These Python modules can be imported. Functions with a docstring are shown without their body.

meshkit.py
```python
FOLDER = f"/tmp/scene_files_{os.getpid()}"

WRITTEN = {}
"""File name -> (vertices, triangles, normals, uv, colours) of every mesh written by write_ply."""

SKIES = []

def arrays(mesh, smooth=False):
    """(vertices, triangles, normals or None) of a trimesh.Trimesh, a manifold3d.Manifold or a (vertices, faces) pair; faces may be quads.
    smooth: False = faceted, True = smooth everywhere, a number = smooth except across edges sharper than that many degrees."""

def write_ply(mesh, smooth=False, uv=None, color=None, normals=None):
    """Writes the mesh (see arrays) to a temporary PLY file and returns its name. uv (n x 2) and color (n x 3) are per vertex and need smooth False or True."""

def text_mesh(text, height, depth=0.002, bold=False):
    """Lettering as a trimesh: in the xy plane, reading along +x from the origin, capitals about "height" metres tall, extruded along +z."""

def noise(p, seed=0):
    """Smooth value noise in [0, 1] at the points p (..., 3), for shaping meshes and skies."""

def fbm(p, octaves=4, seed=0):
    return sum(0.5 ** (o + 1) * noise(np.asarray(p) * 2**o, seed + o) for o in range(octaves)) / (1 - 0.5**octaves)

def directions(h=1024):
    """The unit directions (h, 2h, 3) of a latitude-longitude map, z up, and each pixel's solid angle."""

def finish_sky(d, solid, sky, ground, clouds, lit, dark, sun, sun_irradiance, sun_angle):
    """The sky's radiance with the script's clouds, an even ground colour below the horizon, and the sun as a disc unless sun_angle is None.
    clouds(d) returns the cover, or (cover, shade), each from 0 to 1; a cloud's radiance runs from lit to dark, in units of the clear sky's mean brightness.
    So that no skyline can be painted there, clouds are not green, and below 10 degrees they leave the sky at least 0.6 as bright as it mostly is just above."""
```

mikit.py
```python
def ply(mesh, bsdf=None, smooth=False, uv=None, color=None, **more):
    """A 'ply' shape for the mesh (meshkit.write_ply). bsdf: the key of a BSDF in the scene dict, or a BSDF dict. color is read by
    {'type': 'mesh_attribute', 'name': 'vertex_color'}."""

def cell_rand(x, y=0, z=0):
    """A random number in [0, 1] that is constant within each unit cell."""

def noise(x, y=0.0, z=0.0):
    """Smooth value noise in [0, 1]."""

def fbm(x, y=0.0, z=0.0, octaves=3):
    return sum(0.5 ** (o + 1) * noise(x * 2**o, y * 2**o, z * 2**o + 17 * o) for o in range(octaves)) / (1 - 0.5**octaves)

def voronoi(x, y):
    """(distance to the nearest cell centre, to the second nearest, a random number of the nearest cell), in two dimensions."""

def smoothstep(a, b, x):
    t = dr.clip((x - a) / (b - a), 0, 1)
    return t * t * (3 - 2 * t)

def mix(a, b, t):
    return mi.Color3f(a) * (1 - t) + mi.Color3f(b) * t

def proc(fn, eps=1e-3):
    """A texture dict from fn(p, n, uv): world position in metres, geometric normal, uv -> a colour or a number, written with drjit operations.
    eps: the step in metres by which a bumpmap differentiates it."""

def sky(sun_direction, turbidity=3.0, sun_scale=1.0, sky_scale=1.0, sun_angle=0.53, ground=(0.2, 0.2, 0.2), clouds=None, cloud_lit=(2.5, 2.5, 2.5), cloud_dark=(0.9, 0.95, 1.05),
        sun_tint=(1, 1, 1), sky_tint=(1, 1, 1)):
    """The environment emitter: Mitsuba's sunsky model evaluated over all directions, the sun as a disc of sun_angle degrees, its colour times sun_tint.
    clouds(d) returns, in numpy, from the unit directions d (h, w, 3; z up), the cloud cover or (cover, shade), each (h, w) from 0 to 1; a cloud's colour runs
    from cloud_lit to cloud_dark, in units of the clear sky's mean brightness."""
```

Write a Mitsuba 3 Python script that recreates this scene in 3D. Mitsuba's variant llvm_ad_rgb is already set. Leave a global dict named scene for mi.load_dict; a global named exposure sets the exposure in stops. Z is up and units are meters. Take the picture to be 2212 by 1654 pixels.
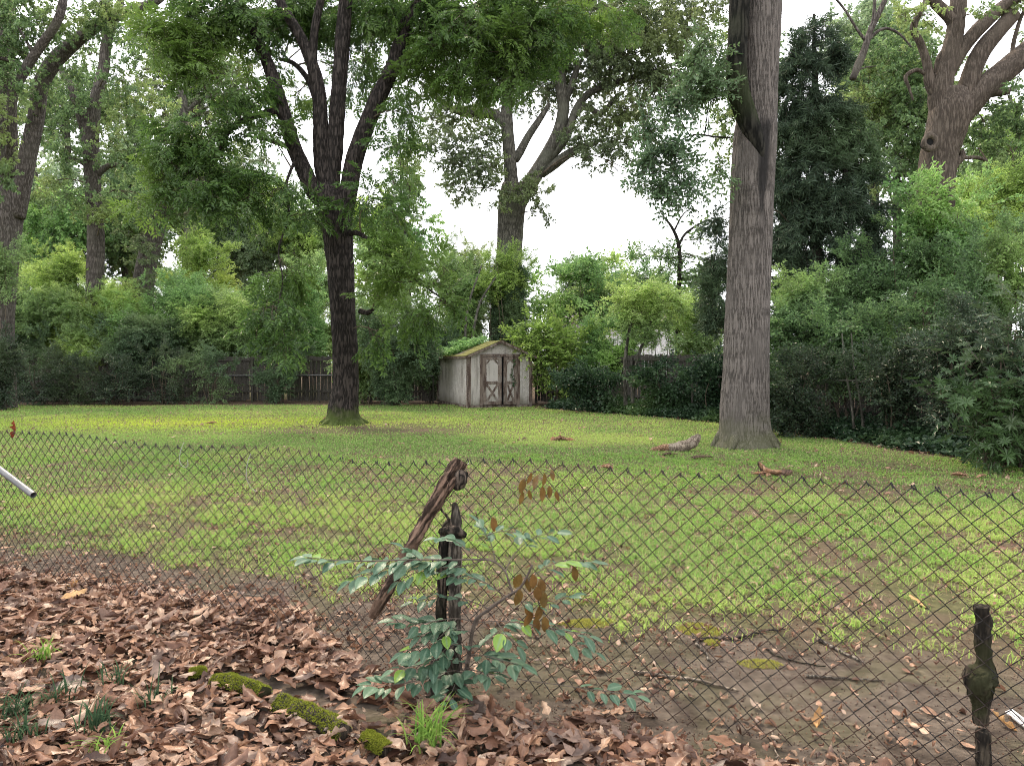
import math
import numpy as np
import trimesh
import drjit as dr
import mitsuba as mi
import mikit
import meshkit
from mikit import proc, fbm, noise, mix, smoothstep, cell_rand, voronoi

scene, labels = {}, {}
T = mi.ScalarTransform4f

# ------------------------------------------------------------------ camera, sky, exposure
EYE = 1.6
PITCH = math.atan(44 / 1662.0)
scene['camera'] = {
    'type': 'perspective', 'fov': 2 * math.degrees(math.atan(1106 / 1662.0)), 'fov_axis': 'x',
    'near_clip': 0.05, 'far_clip': 4000.0,
    'to_world': T().look_at(origin=[0, 0, EYE], target=[0, math.cos(PITCH), EYE - math.sin(PITCH)], up=[0, 0, 1])}


def sky_clouds(d):
    # a closed, softly mottled overcast
    n = meshkit.fbm(d * np.array([3.0, 3.0, 5.0]), 4, seed=5)
    cover = np.ones(d.shape[:2])
    return cover, np.clip(0.25 + 0.5 * (n - 0.5), 0, 1)


scene['sky'] = mikit.sky((-0.25, 0.55, 0.8), turbidity=3, sun_scale=0.3, sun_angle=12, clouds=sky_clouds,
                         cloud_lit=(2.55, 2.55, 2.6), cloud_dark=(1.55, 1.6, 1.7), ground=(0.12, 0.13, 0.07))
exposure = 3.55


# ------------------------------------------------------------------ layout helpers
def at(x, y, depth):
    """The point that stands at this depth (metres along the view's ground direction) on the sight line of sketch pixel (x, y) of 2212 x 1654."""
    return np.array([(x - 1106) / 1662.0 * depth, depth, EYE - (y - 783) / 1662.0 * depth])


def gp(x, y):
    """The point of the level ground under sketch pixel (x, y)."""
    return at(x, y, EYE * 1662.0 / (y - 783))


def gz(x, y, z=0.1):
    """The point at height z under sketch pixel (x, y)."""
    return at(x, y, (EYE - z) * 1662.0 / (y - 783))


def rng_of(seed):
    return np.random.default_rng(seed)


def unit(v):
    v = np.asarray(v, float)
    return v / (np.linalg.norm(v, axis=-1, keepdims=True) + 1e-12)


USED = {}


def key_of(name):
    n = USED.get(name, 0)
    USED[name] = n + 1
    return name if n == 0 else f'{name}_{n:03d}'


def put(name, mesh, bsdf, parent=None, smooth=False, label=None, cat=None, group=None, kind=None, uv=None):
    k = key_of((parent + '__' if parent else '') + name)
    scene[k] = mikit.ply(mesh, bsdf, smooth=smooth, uv=uv)
    tag(k, label, cat, group, kind)
    return k


def tag(k, label=None, cat=None, group=None, kind=None):
    e = {a: b for a, b in (('label', label), ('category', cat), ('group', group), ('kind', kind)) if b}
    if e:
        labels.setdefault(k, {}).update(e)


def thing(name, label, cat, group=None):
    k = key_of(name)
    tag(k, label, cat, group)
    return k


# ------------------------------------------------------------------ mesh helpers
class MB:
    """Collects vertices and faces of one mesh."""

    def __init__(self):
        self.v, self.f, self.n, self.t = [], [], 0, []

    def add(self, v, f, t=None):
        v = np.asarray(v, float)
        f = np.asarray(f, int)
        if f.shape[1] == 4:
            f = np.vstack([f[:, [0, 1, 2]], f[:, [0, 2, 3]]])
        self.v.append(v)
        self.f.append(f + self.n)
        if t is not None:
            self.t.append(np.broadcast_to(np.asarray(t, float), (len(v), 2)))
        self.n += len(v)
        return self

    def mesh(self):
        return np.vstack(self.v), np.vstack(self.f)

    def uv(self):
        return np.vstack(self.t)


def catmull(pts, step):
    p = np.asarray(pts, float)
    if len(p) < 2:
        return p
    q = np.vstack([2 * p[0] - p[1], p, 2 * p[-1] - p[-2]])
    out = []
    for i in range(1, len(q) - 2):
        n = max(1, int(math.ceil(np.linalg.norm(q[i + 1, :3] - q[i, :3]) / step)))
        t = np.arange(n)[:, None] / n
        a, b, c, d = q[i - 1], q[i], q[i + 1], q[i + 2]
        out.append(0.5 * (2 * b + (c - a) * t + (2 * a - 5 * b + 4 * c - d) * t * t + (3 * b - a - 3 * c + d) * t ** 3))
    out.append(p[-1:])
    return np.vstack(out)


def frames(p):
    t = unit(np.gradient(p, axis=0)) if len(p) > 2 else np.repeat(unit(p[1:] - p[:-1]), 2, 0)
    a = np.empty_like(p)
    s = np.cross(t[0], [0, 0, 1.0] if abs(t[0, 2]) < 0.9 else [0, 1.0, 0])
    s /= np.linalg.norm(s)
    for i in range(len(p)):
        s = s - t[i] * s.dot(t[i])
        s /= np.linalg.norm(s) + 1e-12
        a[i] = s
    return t, a, np.cross(t, a)


def tube(p, r, sides=8, cap=True, bump=None):
    """A round tube along the points; bump(points, angle) returns factors on the radius."""
    p = np.asarray(p, float)
    r = np.broadcast_to(np.asarray(r, float), (len(p),))
    t, a, b = frames(p)
    ang = np.arange(sides) * 2 * np.pi / sides
    d = np.cos(ang)[None, :, None] * a[:, None] + np.sin(ang)[None, :, None] * b[:, None]
    R = r[:, None] * np.ones((1, sides))
    if bump is not None:
        R = R * bump(p[:, None] + d * R[..., None], ang)
    v = (p[:, None] + d * R[..., None]).reshape(-1, 3)
    i, j = np.meshgrid(np.arange(len(p) - 1), np.arange(sides), indexing='ij')
    q = np.stack([i * sides + j, i * sides + (j + 1) % sides, (i + 1) * sides + (j + 1) % sides, (i + 1) * sides + j], -1).reshape(-1, 4)
    f = np.vstack([q[:, [0, 1, 2]], q[:, [0, 2, 3]]])
    if cap:
        n = len(v)
        v = np.vstack([v, p[:1], p[-1:]])
        k = np.arange(sides)
        m = (len(p) - 1) * sides
        f = np.vstack([f, np.stack([k * 0 + n, (k + 1) % sides, k], 1), np.stack([k * 0 + n + 1, m + k, m + (k + 1) % sides], 1)])
    return v, f


def box_mesh(lo, hi, bev=0.0):
    lo, hi = np.asarray(lo, float), np.asarray(hi, float)
    if bev <= 0:
        m = trimesh.creation.box(bounds=[lo, hi])
        return np.array(m.vertices), np.array(m.faces)
    pts = []
    for sx in (0, 1):
        for sy in (0, 1):
            for sz in (0, 1):
                c = np.where([sx, sy, sz], hi, lo)
                g = np.where([sx, sy, sz], -bev, bev)
                for k in range(3):
                    o = g.copy()
                    o[k] = 0
                    pts.append(c + o)
    h = trimesh.convex.convex_hull(np.array(pts))
    return np.array(h.vertices), np.array(h.faces)


def board(p0, p1, width, thick, up=(0, 0, 1), bev=0.004):
    """A board from p0 to p1; width along up, thick across."""
    p0, p1 = np.asarray(p0, float), np.asarray(p1, float)
    L = np.linalg.norm(p1 - p0)
    x = (p1 - p0) / L
    z = np.asarray(up, float)
    z = unit(z - x * z.dot(x))
    y = np.cross(z, x)
    v, f = box_mesh([0, -thick / 2, -width / 2], [L, thick / 2, width / 2], bev)
    return p0 + v[:, :1] * x + v[:, 1:2] * y + v[:, 2:] * z, f


def rotz(v, a, o=(0, 0, 0)):
    c, s = math.cos(a), math.sin(a)
    return np.asarray(v) @ np.array([[c, s, 0], [-s, c, 0], [0, 0, 1.0]]) + np.asarray(o, float)


# ------------------------------------------------------------------ materials
def two(b):
    return {'type': 'twosided', 'bsdf': b}


def diffuse_proc(key, fn, rough=0.8, spec=0.3, bump=None, eps=2e-3):
    b = {'type': 'principled', 'base_color': proc(fn), 'roughness': rough, 'specular': spec}
    if bump is not None:
        b = {'type': 'bumpmap', 'tex': proc(bump, eps), 'scale': 1.0, 'bsdf': b}
    scene[key] = two(b)


def bark_fn(dark, light, tint, f=14.0, s=0.16):
    def fn(p, n, uv):
        r = dr.abs(2 * fbm(p.x * f, p.y * f, p.z * f * s, 3) - 1)
        big = fbm(p.x * 1.3 + 7, p.y * 1.3, p.z * 0.9, 2)
        c = mix(dark, light, smoothstep(0.02, 0.42, r))
        return mix(c, tint, 0.75 * smoothstep(0.5, 0.8, big))
    return fn


def bark_bump(f=14.0, s=0.16, h=0.02):
    def fn(p, n, uv):
        return h * dr.abs(2 * fbm(p.x * f, p.y * f, p.z * f * s, 2) - 1)
    return fn


diffuse_proc('bark_grey', bark_fn((0.05, 0.043, 0.038), (0.15, 0.132, 0.12), (0.105, 0.10, 0.08), 30, 0.14), 0.9, 0.2, bark_bump(30, 0.14, 0.02))
diffuse_proc('bark_dark', bark_fn((0.010, 0.009, 0.008), (0.045, 0.038, 0.034), (0.03, 0.03, 0.02), 24, 0.13), 0.9, 0.2, bark_bump(16, 0.13, 0.025))
diffuse_proc('bark_brown', bark_fn((0.055, 0.044, 0.036), (0.13, 0.105, 0.086), (0.115, 0.095, 0.076), 30, 0.09), 0.9, 0.2, bark_bump(24, 0.13, 0.02))
diffuse_proc('bark_pale', bark_fn((0.045, 0.042, 0.035), (0.125, 0.117, 0.098), (0.10, 0.102, 0.078), 16, 0.2), 0.9, 0.2)
diffuse_proc('twig_wood', lambda p, n, uv: mix((0.05, 0.04, 0.03), (0.14, 0.115, 0.085), noise(p.x * 9, p.y * 9, p.z * 3)), 0.9, 0.2)


def leaf_bsdf(key, a, b, c, trans=0.9, rough=0.42, spot=0.55):
    """Leaves that let light through: uv.x is each leaf's own random number, over 1.5 marks a twig."""
    lo, hi = tuple(.72 * q for q in a), tuple(1.22 * q for q in b)

    def fn(p, n, uv):
        t = mix(lo, hi, dr.clip(uv.x, 0, 1))
        g = noise(p.x * spot, p.y * spot, p.z * spot + 3)
        t = mix(t, c, 0.8 * smoothstep(0.45, 0.8, g)) * (.78 + .44 * noise(p.x * 2.3, p.y * 2.3, p.z * 2.3))
        return dr.select(uv.x > 1.5, mi.Color3f(0.07, 0.055, 0.04), t)
    leafy_mat(key, fn, trans, rough)


def leafy_mat(key, fn, trans=.9, rough=.4, gloss=.45):
    """Half light-passing leaf tissue, half a leaf surface with a sheen."""
    scene[key] = {'type': 'blendbsdf', 'weight': gloss,
                  'tissue': {'type': 'principledthin', 'base_color': proc(fn), 'roughness': .5, 'diff_trans': min(2.0, trans / (1 - gloss)), 'spec_trans': 0.0, 'eta': 1.4},
                  'sheen': two({'type': 'principled', 'base_color': proc(fn), 'roughness': rough, 'specular': .6})}


leaf_bsdf('leaf_pecan', (0.055, 0.115, 0.032), (0.105, 0.19, 0.045), (0.15, 0.245, 0.05))
leaf_bsdf('leaf_oak', (0.105, 0.145, 0.075), (0.20, 0.26, 0.125), (0.23, 0.29, 0.11))
leaf_bsdf('leaf_oak_green', (0.114, 0.205, 0.088), (0.220, 0.328, 0.129), (0.329, 0.414, 0.145))
leaf_bsdf('leaf_hedge', (0.148, 0.256, 0.101), (0.304, 0.438, 0.164), (0.491, 0.653, 0.189))
leaf_bsdf('leaf_lime', (0.202, 0.335, 0.088), (0.379, 0.523, 0.131), (0.505, 0.608, 0.164))
leaf_bsdf('leaf_dark', (0.060, 0.120, 0.060), (0.124, 0.200, 0.099), (0.186, 0.280, 0.114), 0.7)
leaf_bsdf('leaf_fresh', (0.139, 0.283, 0.107), (0.279, 0.459, 0.159), (0.390, 0.583, 0.174))
leaf_bsdf('leaf_cedar', (0.04, 0.07, 0.045), (0.085, 0.13, 0.075), (0.10, 0.16, 0.07), 0.5, 0.6)
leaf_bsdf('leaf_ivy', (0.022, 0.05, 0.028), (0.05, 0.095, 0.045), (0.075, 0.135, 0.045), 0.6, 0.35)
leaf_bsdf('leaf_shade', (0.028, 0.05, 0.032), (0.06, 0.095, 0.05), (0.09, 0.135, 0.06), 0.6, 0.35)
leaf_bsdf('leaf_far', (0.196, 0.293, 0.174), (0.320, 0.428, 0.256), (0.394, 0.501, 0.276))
leaf_bsdf('leaf_mid', (0.075, 0.15, 0.065), (0.165, 0.28, 0.105), (0.28, 0.42, 0.12))


# ------------------------------------------------------------------ leaf sprays (each a shape group that the crowns repeat)
def leaves_quad(mb, base, d, nrm, L, W, tv, fold=0.18, droop=0.0, cut=0.45):
    """Folded rhombic leaves: arrays base, d (direction), nrm (upper side), L, W, tv (random number of each)."""
    n = len(base)
    d, side = unit(d), None
    side = unit(np.cross(nrm, d))
    up = np.cross(d, side)
    L, W = np.broadcast_to(L, n)[:, None], np.broadcast_to(W, n)[:, None]
    mid = base + d * L * cut
    tip = base + d * L - up * L * droop
    v = np.stack([base, mid - side * W / 2 + up * W * fold, mid + side * W / 2 + up * W * fold, tip], 1).reshape(-1, 3)
    k = np.arange(n)[:, None] * 4
    f = np.vstack([k + [0, 3, 1], k + [0, 2, 3]])
    t = np.repeat(np.stack([tv, tv], 1), 4, 0)
    mb.add(v, f, t)


def leaves_round(mb, base, d, nrm, L, W, tv, droop=0.1, notch=0.0):
    """Broader leaves of six corners (four triangles)."""
    n = len(base)
    d = unit(d)
    side = unit(np.cross(nrm, d))
    up = np.cross(d, side)
    L, W = np.broadcast_to(L, n)[:, None], np.broadcast_to(W, n)[:, None]
    a, b = base + d * L * (0.3 - notch), base + d * L * 0.68
    tip = base + d * L - up * L * droop
    v = np.stack([base, a - side * W * 0.46 + up * W * 0.1, a + side * W * 0.46 + up * W * 0.1, b - side * W * 0.4 + up * W * .08, b + side * W * 0.4 + up * W * .08, tip], 1).reshape(-1, 3)
    k = np.arange(n)[:, None] * 6
    f = np.vstack([k + [0, 3, 1], k + [0, 5, 3], k + [0, 4, 5], k + [0, 2, 4]])
    mb.add(v, f, np.repeat(np.stack([tv, tv], 1), 6, 0))


def stick(mb, p0, p1, r):
    """A thin three-sided twig."""
    v, f = tube(np.array([p0, p1]), [r, r * 0.5], 3, cap=False)
    mb.add(v, f, (2.0, 2.0))


def rand_dirs(r, n):
    return unit(r.normal(size=(n, 3)))


def spray_pecan(r):
    mb = MB()
    axis = catmull([[0, 0, 0], [.25, r.uniform(-.05, .05), .03], [.5, r.uniform(-.08, .08), -.02]], .1)
    stick(mb, axis[0], axis[len(axis) // 2], .006)
    stick(mb, axis[len(axis) // 2], axis[-1], .004)
    for k in range(5):
        s = .12 + .1 * k
        b = np.array([s, 0, .01]) if k < 4 else axis[-1]
        az = (1 if k % 2 else -1) * r.uniform(.5, 1.1) if k < 4 else r.uniform(-.2, .2)
        d = unit([math.cos(az), math.sin(az), r.uniform(-.25, .2)])
        RL = r.uniform(.22, .34)
        s_ = np.linspace(.3, 1, 5)
        q = b + d * RL * s_[:, None] + np.array([0, 0, -1]) * (.09 * s_ ** 2)[:, None]
        stick(mb, b, q[2], .003)
        side = unit(np.cross([0, 0, 1.0], d))
        base = np.vstack([q, q, q[-1:]])
        sg = np.r_[np.ones(5), -np.ones(5), 0]
        dd = d * .55 + side * sg[:, None] * .9 + np.array([0, 0, -.25]) + r.normal(size=(11, 3)) * .15
        dd[-1] = d + [0, 0, -.3]
        nr = unit(np.array([0, 0, 1.0]) + r.normal(size=(11, 3)) * .3)
        leaves_quad(mb, base, dd, nr, r.uniform(.10, .165, 11), r.uniform(.038, .054, 11), r.uniform(0, 1, 11), droop=.12, cut=.42)
    return mb


def spray_oak(r):
    mb = MB()
    tips = []
    for k in range(4):
        a = r.uniform(-.9, .9) if k else 0
        s = .1 + .12 * k
        b = np.array([s, 0, 0])
        e = b + unit([math.cos(a), math.sin(a), r.uniform(-.3, .4)]) * r.uniform(.14, .26)
        stick(mb, b, e, .004)
        tips.append((b, e))
    stick(mb, [0, 0, 0], [.5, 0, 0], .006)
    for b, e in tips:
        n = 9
        base = b + (e - b) * r.uniform(.35, 1, (n, 1))
        dd = unit(e - b) * .6 + rand_dirs(r, n) * .8 + [0, 0, -.25]
        nr = unit(np.array([0, 0, .8]) + r.normal(size=(n, 3)) * .6)
        leaves_quad(mb, base, dd, nr, r.uniform(.09, .15, n), r.uniform(.045, .07, n), r.uniform(0, 1, n), droop=.15, cut=.62)
    return mb


def spray_small(r):
    """Arching stems with small opposite leaves, as on privet."""
    mb = MB()
    stems = [([0, 0, 0], [.55, 0, -.06])]
    for k in range(5):
        s = r.uniform(.08, .45)
        a = r.choice([-1, 1]) * r.uniform(.4, 1.1)
        b = np.array([s, 0, -.06 * (s / .55) ** 2])
        stems.append((b, b + unit([math.cos(a), math.sin(a), r.uniform(-.35, .5)]) * r.uniform(.16, .3)))
    for b, e in stems:
        b, e = np.array(b, float), np.array(e, float)
        stick(mb, b, e, .003)
        L = np.linalg.norm(e - b)
        m = max(3, int(L / .055))
        s = (np.arange(m) + .8) / m
        base = np.repeat(b + (e - b) * s[:, None], 2, 0)
        d = unit(e - b)
        side = unit(np.cross([0, 0, 1.0], d))
        sg = np.tile([1.0, -1.0], m)[:, None]
        dd = d * .55 + side * sg * .8 + r.normal(size=(2 * m, 3)) * .35
        nr = unit(np.array([0, 0, 1.0]) + r.normal(size=(2 * m, 3)) * .45)
        leaves_quad(mb, base, dd, nr, r.uniform(.06, .105, 2 * m), r.uniform(.027, .045, 2 * m), r.uniform(0, 1, 2 * m), droop=.1)
    return mb


def spray_broad(r):
    mb = MB()
    stems = [([0, 0, 0], [.6, 0, -.03])]
    for k in range(4):
        s = .12 + .12 * k
        a = (1 if k % 2 else -1) * r.uniform(.5, 1.0)
        b = np.array([s, 0, 0])
        stems.append((b, b + unit([math.cos(a), math.sin(a), r.uniform(-.1, .2)]) * r.uniform(.2, .34)))
    for b, e in stems:
        b, e = np.array(b, float), np.array(e, float)
        stick(mb, b, e, .004)
        m = 7
        base = b + (e - b) * r.uniform(.3, 1.0, (m, 1))
        d = unit(e - b)
        side = unit(np.cross([0, 0, 1.0], d))
        dd = d * .6 + side * r.choice([-1, 1], (m, 1)) * .8 + r.normal(size=(m, 3)) * .25
        nr = unit(np.array([0, 0, 1.0]) + r.normal(size=(m, 3)) * .3)
        leaves_round(mb, base, dd, nr, r.uniform(.08, .12, m), r.uniform(.045, .065, m), r.uniform(0, 1, m), droop=.15)
    return mb


def spray_whorl(r):
    """Long stiff leaves in whorls at the stem's end, as on a rhododendron."""
    mb = MB()
    for k in range(3):
        c = np.array([.12 + .2 * k, r.uniform(-.15, .15), r.uniform(-.1, .1)])
        stick(mb, [max(0, c[0] - .2), 0, -.03], c, .005)
        n = 9
        a = np.arange(n) * 2 * np.pi / n + r.uniform(0, 6)
        ax = unit(np.array([.6, 0, .8]) + r.normal(size=3) * .3)
        u = unit(np.cross(ax, [0, 1.0, 0]))
        w = np.cross(ax, u)
        dd = np.cos(a)[:, None] * u + np.sin(a)[:, None] * w + ax * .25
        leaves_quad(mb, np.repeat(c[None], n, 0), dd, np.repeat(ax[None], n, 0), r.uniform(.1, .15, n), r.uniform(.03, .042, n), r.uniform(0, 1, n), droop=.12, cut=.55)
    return mb


def spray_cedar(r):
    mb = MB()
    stick(mb, [0, 0, 0], [.6, 0, -.05], .006)
    n = 70
    s = r.uniform(.05, 1, n)
    base = np.stack([s * .6, 0 * s, -.05 * s * s], 1)
    dd = np.stack([np.full(n, .7), r.normal(size=n) * .8, r.normal(size=n) * .5 - .25], 1)
    nr = rand_dirs(r, n)
    leaves_quad(mb, base + r.normal(size=(n, 3)) * .03, dd, nr, r.uniform(.1, .24, n), r.uniform(.014, .026, n), r.uniform(0, 1, n), droop=.2)
    return mb


def spray_ivy(r):
    mb = MB()
    n = 34
    base = np.stack([r.uniform(-.28, .28, n), r.uniform(-.28, .28, n), r.uniform(0, .1, n)], 1)
    dd = np.stack([r.normal(size=n), r.normal(size=n), r.normal(size=n) * .3 - .1], 1)
    nr = unit(np.array([0, 0, 1.0]) + r.normal(size=(n, 3)) * .4)
    leaves_round(mb, base, dd, nr, r.uniform(.06, .1, n), r.uniform(.06, .095, n), r.uniform(0, 1, n), droop=.2, notch=.1)
    return mb


SPRAYS = {}
for kind_, fn_, n_ in (('pecan', spray_pecan, 4), ('oak', spray_oak, 4), ('small', spray_small, 4), ('broad', spray_broad, 3),
                       ('whorl', spray_whorl, 3), ('cedar', spray_cedar, 3), ('ivy', spray_ivy, 3)):
    SPRAYS[kind_] = [fn_(rng_of(100 + 7 * i + len(kind_))) for i in range(n_)]
GROUPS = {}


def spray_group(kind, bsdf):
    """Shape groups of one kind of spray in one leaf colour."""
    if (kind, bsdf) not in GROUPS:
        out = []
        for i, mb in enumerate(SPRAYS[kind]):
            g = f'group_{kind}_{bsdf}_{i}'
            scene[g] = {'type': 'shapegroup', 'foliage': mikit.ply(mb.mesh(), bsdf, uv=mb.uv())}
            out.append(g)
        GROUPS[kind, bsdf] = out
    return GROUPS[kind, bsdf]


COUNT = {}
DENSITY = 3.2


def place_sprays(key, kind, bsdf, pos, axis, scale, r, roll=0.35):
    """Instances of a spray: x along axis, z as near to up as the roll lets it."""
    g = spray_group(kind, bsdf)
    x = unit(axis)
    up = np.array([0, 0, 1.0]) + r.normal(size=(len(x), 3)) * roll
    y = unit(np.cross(up, x))
    z = np.cross(x, y)
    m = np.zeros((len(x), 4, 4))
    s = np.broadcast_to(scale, len(x))[:, None]
    m[:, :3, 0], m[:, :3, 1], m[:, :3, 2], m[:, :3, 3], m[:, 3, 3] = x * s, y * s, z * s, pos, 1
    which = r.integers(0, len(g), len(x))
    for i in range(len(x)):
        c = COUNT[key] = COUNT.get(key, 0) + 1
        scene[f'{key}__{c:04d}'] = {'type': 'instance', 'to_world': T(m[i]), 'group': {'type': 'ref', 'id': g[which[i]]}}


def blob_points(r, c, rad, n, shell=0.45, gap=0.0, seed=0, gscale=0.9):
    """Random points in an ellipsoid, more of them near its skin; gap drops those in the hollows of a noise."""
    out = np.zeros((0, 3))
    while len(out) < n:
        d = rand_dirs(r, 2 * n)
        p = d * (r.uniform(0, 1, (2 * n, 1)) ** shell) * np.asarray(rad) + c
        if gap > 0:
            p = p[meshkit.noise(p * gscale + seed * 13.7, seed) > gap]
            if len(p) == 0:
                break
        out = np.vstack([out, p])
    return out[:n]


def crown(key, blobs, kind, bsdf, seed, dens=34.0, scale=1.0, gap=0.33, droop=0.15, shell=0.5, limbs=None, bark='twig_wood', twig=0.02, twigs=5):
    """Foliage over blobs (centre, radii[, density factor]); thin branches reach each blob from the nearest limb point."""
    r = rng_of(seed)
    wood = MB()
    for bl in blobs:
        c, rad = np.asarray(bl[0], float), np.asarray(bl[1], float)
        k = bl[2] if len(bl) > 2 else 1.0
        n = max(3, int(DENSITY * dens * k * rad[0] * rad[2] / scale ** 2))
        p = blob_points(r, c, rad, n, shell, gap, seed)
        if len(p) == 0:
            continue
        ax = unit(p - c) * .8 + rand_dirs(r, len(p)) * .6 + np.array([0, 0, -droop])
        place_sprays(key, kind, bsdf, p - unit(ax) * .25 * scale, ax, scale * r.uniform(.8, 1.25, len(p)), r)
        if limbs is not None and len(limbs):
            d = np.linalg.norm(limbs - c, axis=1) + 1.5 * np.maximum(0, limbs[:, 2] - c[2])
            j = limbs[np.argmin(d)]
            mid = (j + c) / 2 + [0, 0, .12 * np.linalg.norm(c - j)] + r.normal(size=3) * .08 * np.linalg.norm(c - j)
            q = catmull([j, mid, c], .35)
            w = twig * (1 + .35 * np.linalg.norm(c - j))
            wood.add(*tube(q, np.linspace(w, twig * .5, len(q)), 5, cap=False))
            for e in p[r.integers(0, len(p), min(twigs, len(p)))]:
                s0 = q[len(q) * 2 // 3]
                m2 = (s0 + e) / 2 + r.normal(size=3) * .1
                q2 = catmull([s0, m2, e], .3)
                wood.add(*tube(q2, np.linspace(twig * .5, twig * .18, len(q2)), 4, cap=False))
    if wood.n:
        root = key.rsplit('__', 1)[0]
        put('branches', wood.mesh(), bark, root, smooth=True, kind='stuff')
    tag(key, kind='stuff')


def bark_bumps(seed, amp=0.06, f=1.6, fine=0.0):
    def fn(p, ang):
        n = meshkit.fbm(p * np.array([f, f, f * .45]), 3, seed=seed) - .5
        out = 1 + amp * 2 * n
        if fine:
            out = out + fine * (np.abs(2 * meshkit.fbm(p * np.array([16, 16, 2.0]), 2, seed=seed + 9) - 1) - .3)
        return out
    return fn


def limb_points(px, depth_default):
    """Sketch points (x, y, width[, depth]) to a smooth run of points with radii."""
    rows = []
    for q in px:
        d = q[3] if len(q) > 3 else depth_default
        rows.append([*at(q[0], q[1], d), q[2] / 1662.0 * d / 2])
    return np.array(rows)


def make_tree(name, label, cat, limbs, depth, bark, seed, blobs=(), kind='oak', leaf='leaf_oak', group=None, sides=14, step=.18, dens=34, scale=1.0, gap=.33,
              droop=.15, twig=.02, fine=0.0, shell=.5, twigs=5, amp=.06):
    """limbs: (part name, [(x, y, width px[, depth])...]); blobs: (x, y, depth, rx px, ry px[, factor])."""
    root = thing(name, label, cat, group)
    skeleton = []
    for i, (part, px) in enumerate(limbs):
        q = catmull(limb_points(px, depth), step)
        put(part, tube(q[:, :3], np.maximum(q[:, 3], .006), sides if part == 'trunk' else max(8, sides - 4), True, bark_bumps(seed + i, amp, 1.6, fine)), bark, root, smooth=True)
        skeleton.append(q[len(q) // 3 if part == 'trunk' else 0:, :3])
    if len(blobs):
        bl = []
        for b in blobs:
            s = b[2] / 1662.0
            bl.append((at(b[0], b[1], b[2]), (b[3] * s, (b[3] + b[4]) / 2 * s, b[4] * s), b[5] if len(b) > 5 else 1.0))
        crown(root + '__crown', bl, kind, leaf, seed, dens, scale, gap, droop, shell, np.vstack(skeleton), twig=twig, twigs=twigs)
    return root


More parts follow.
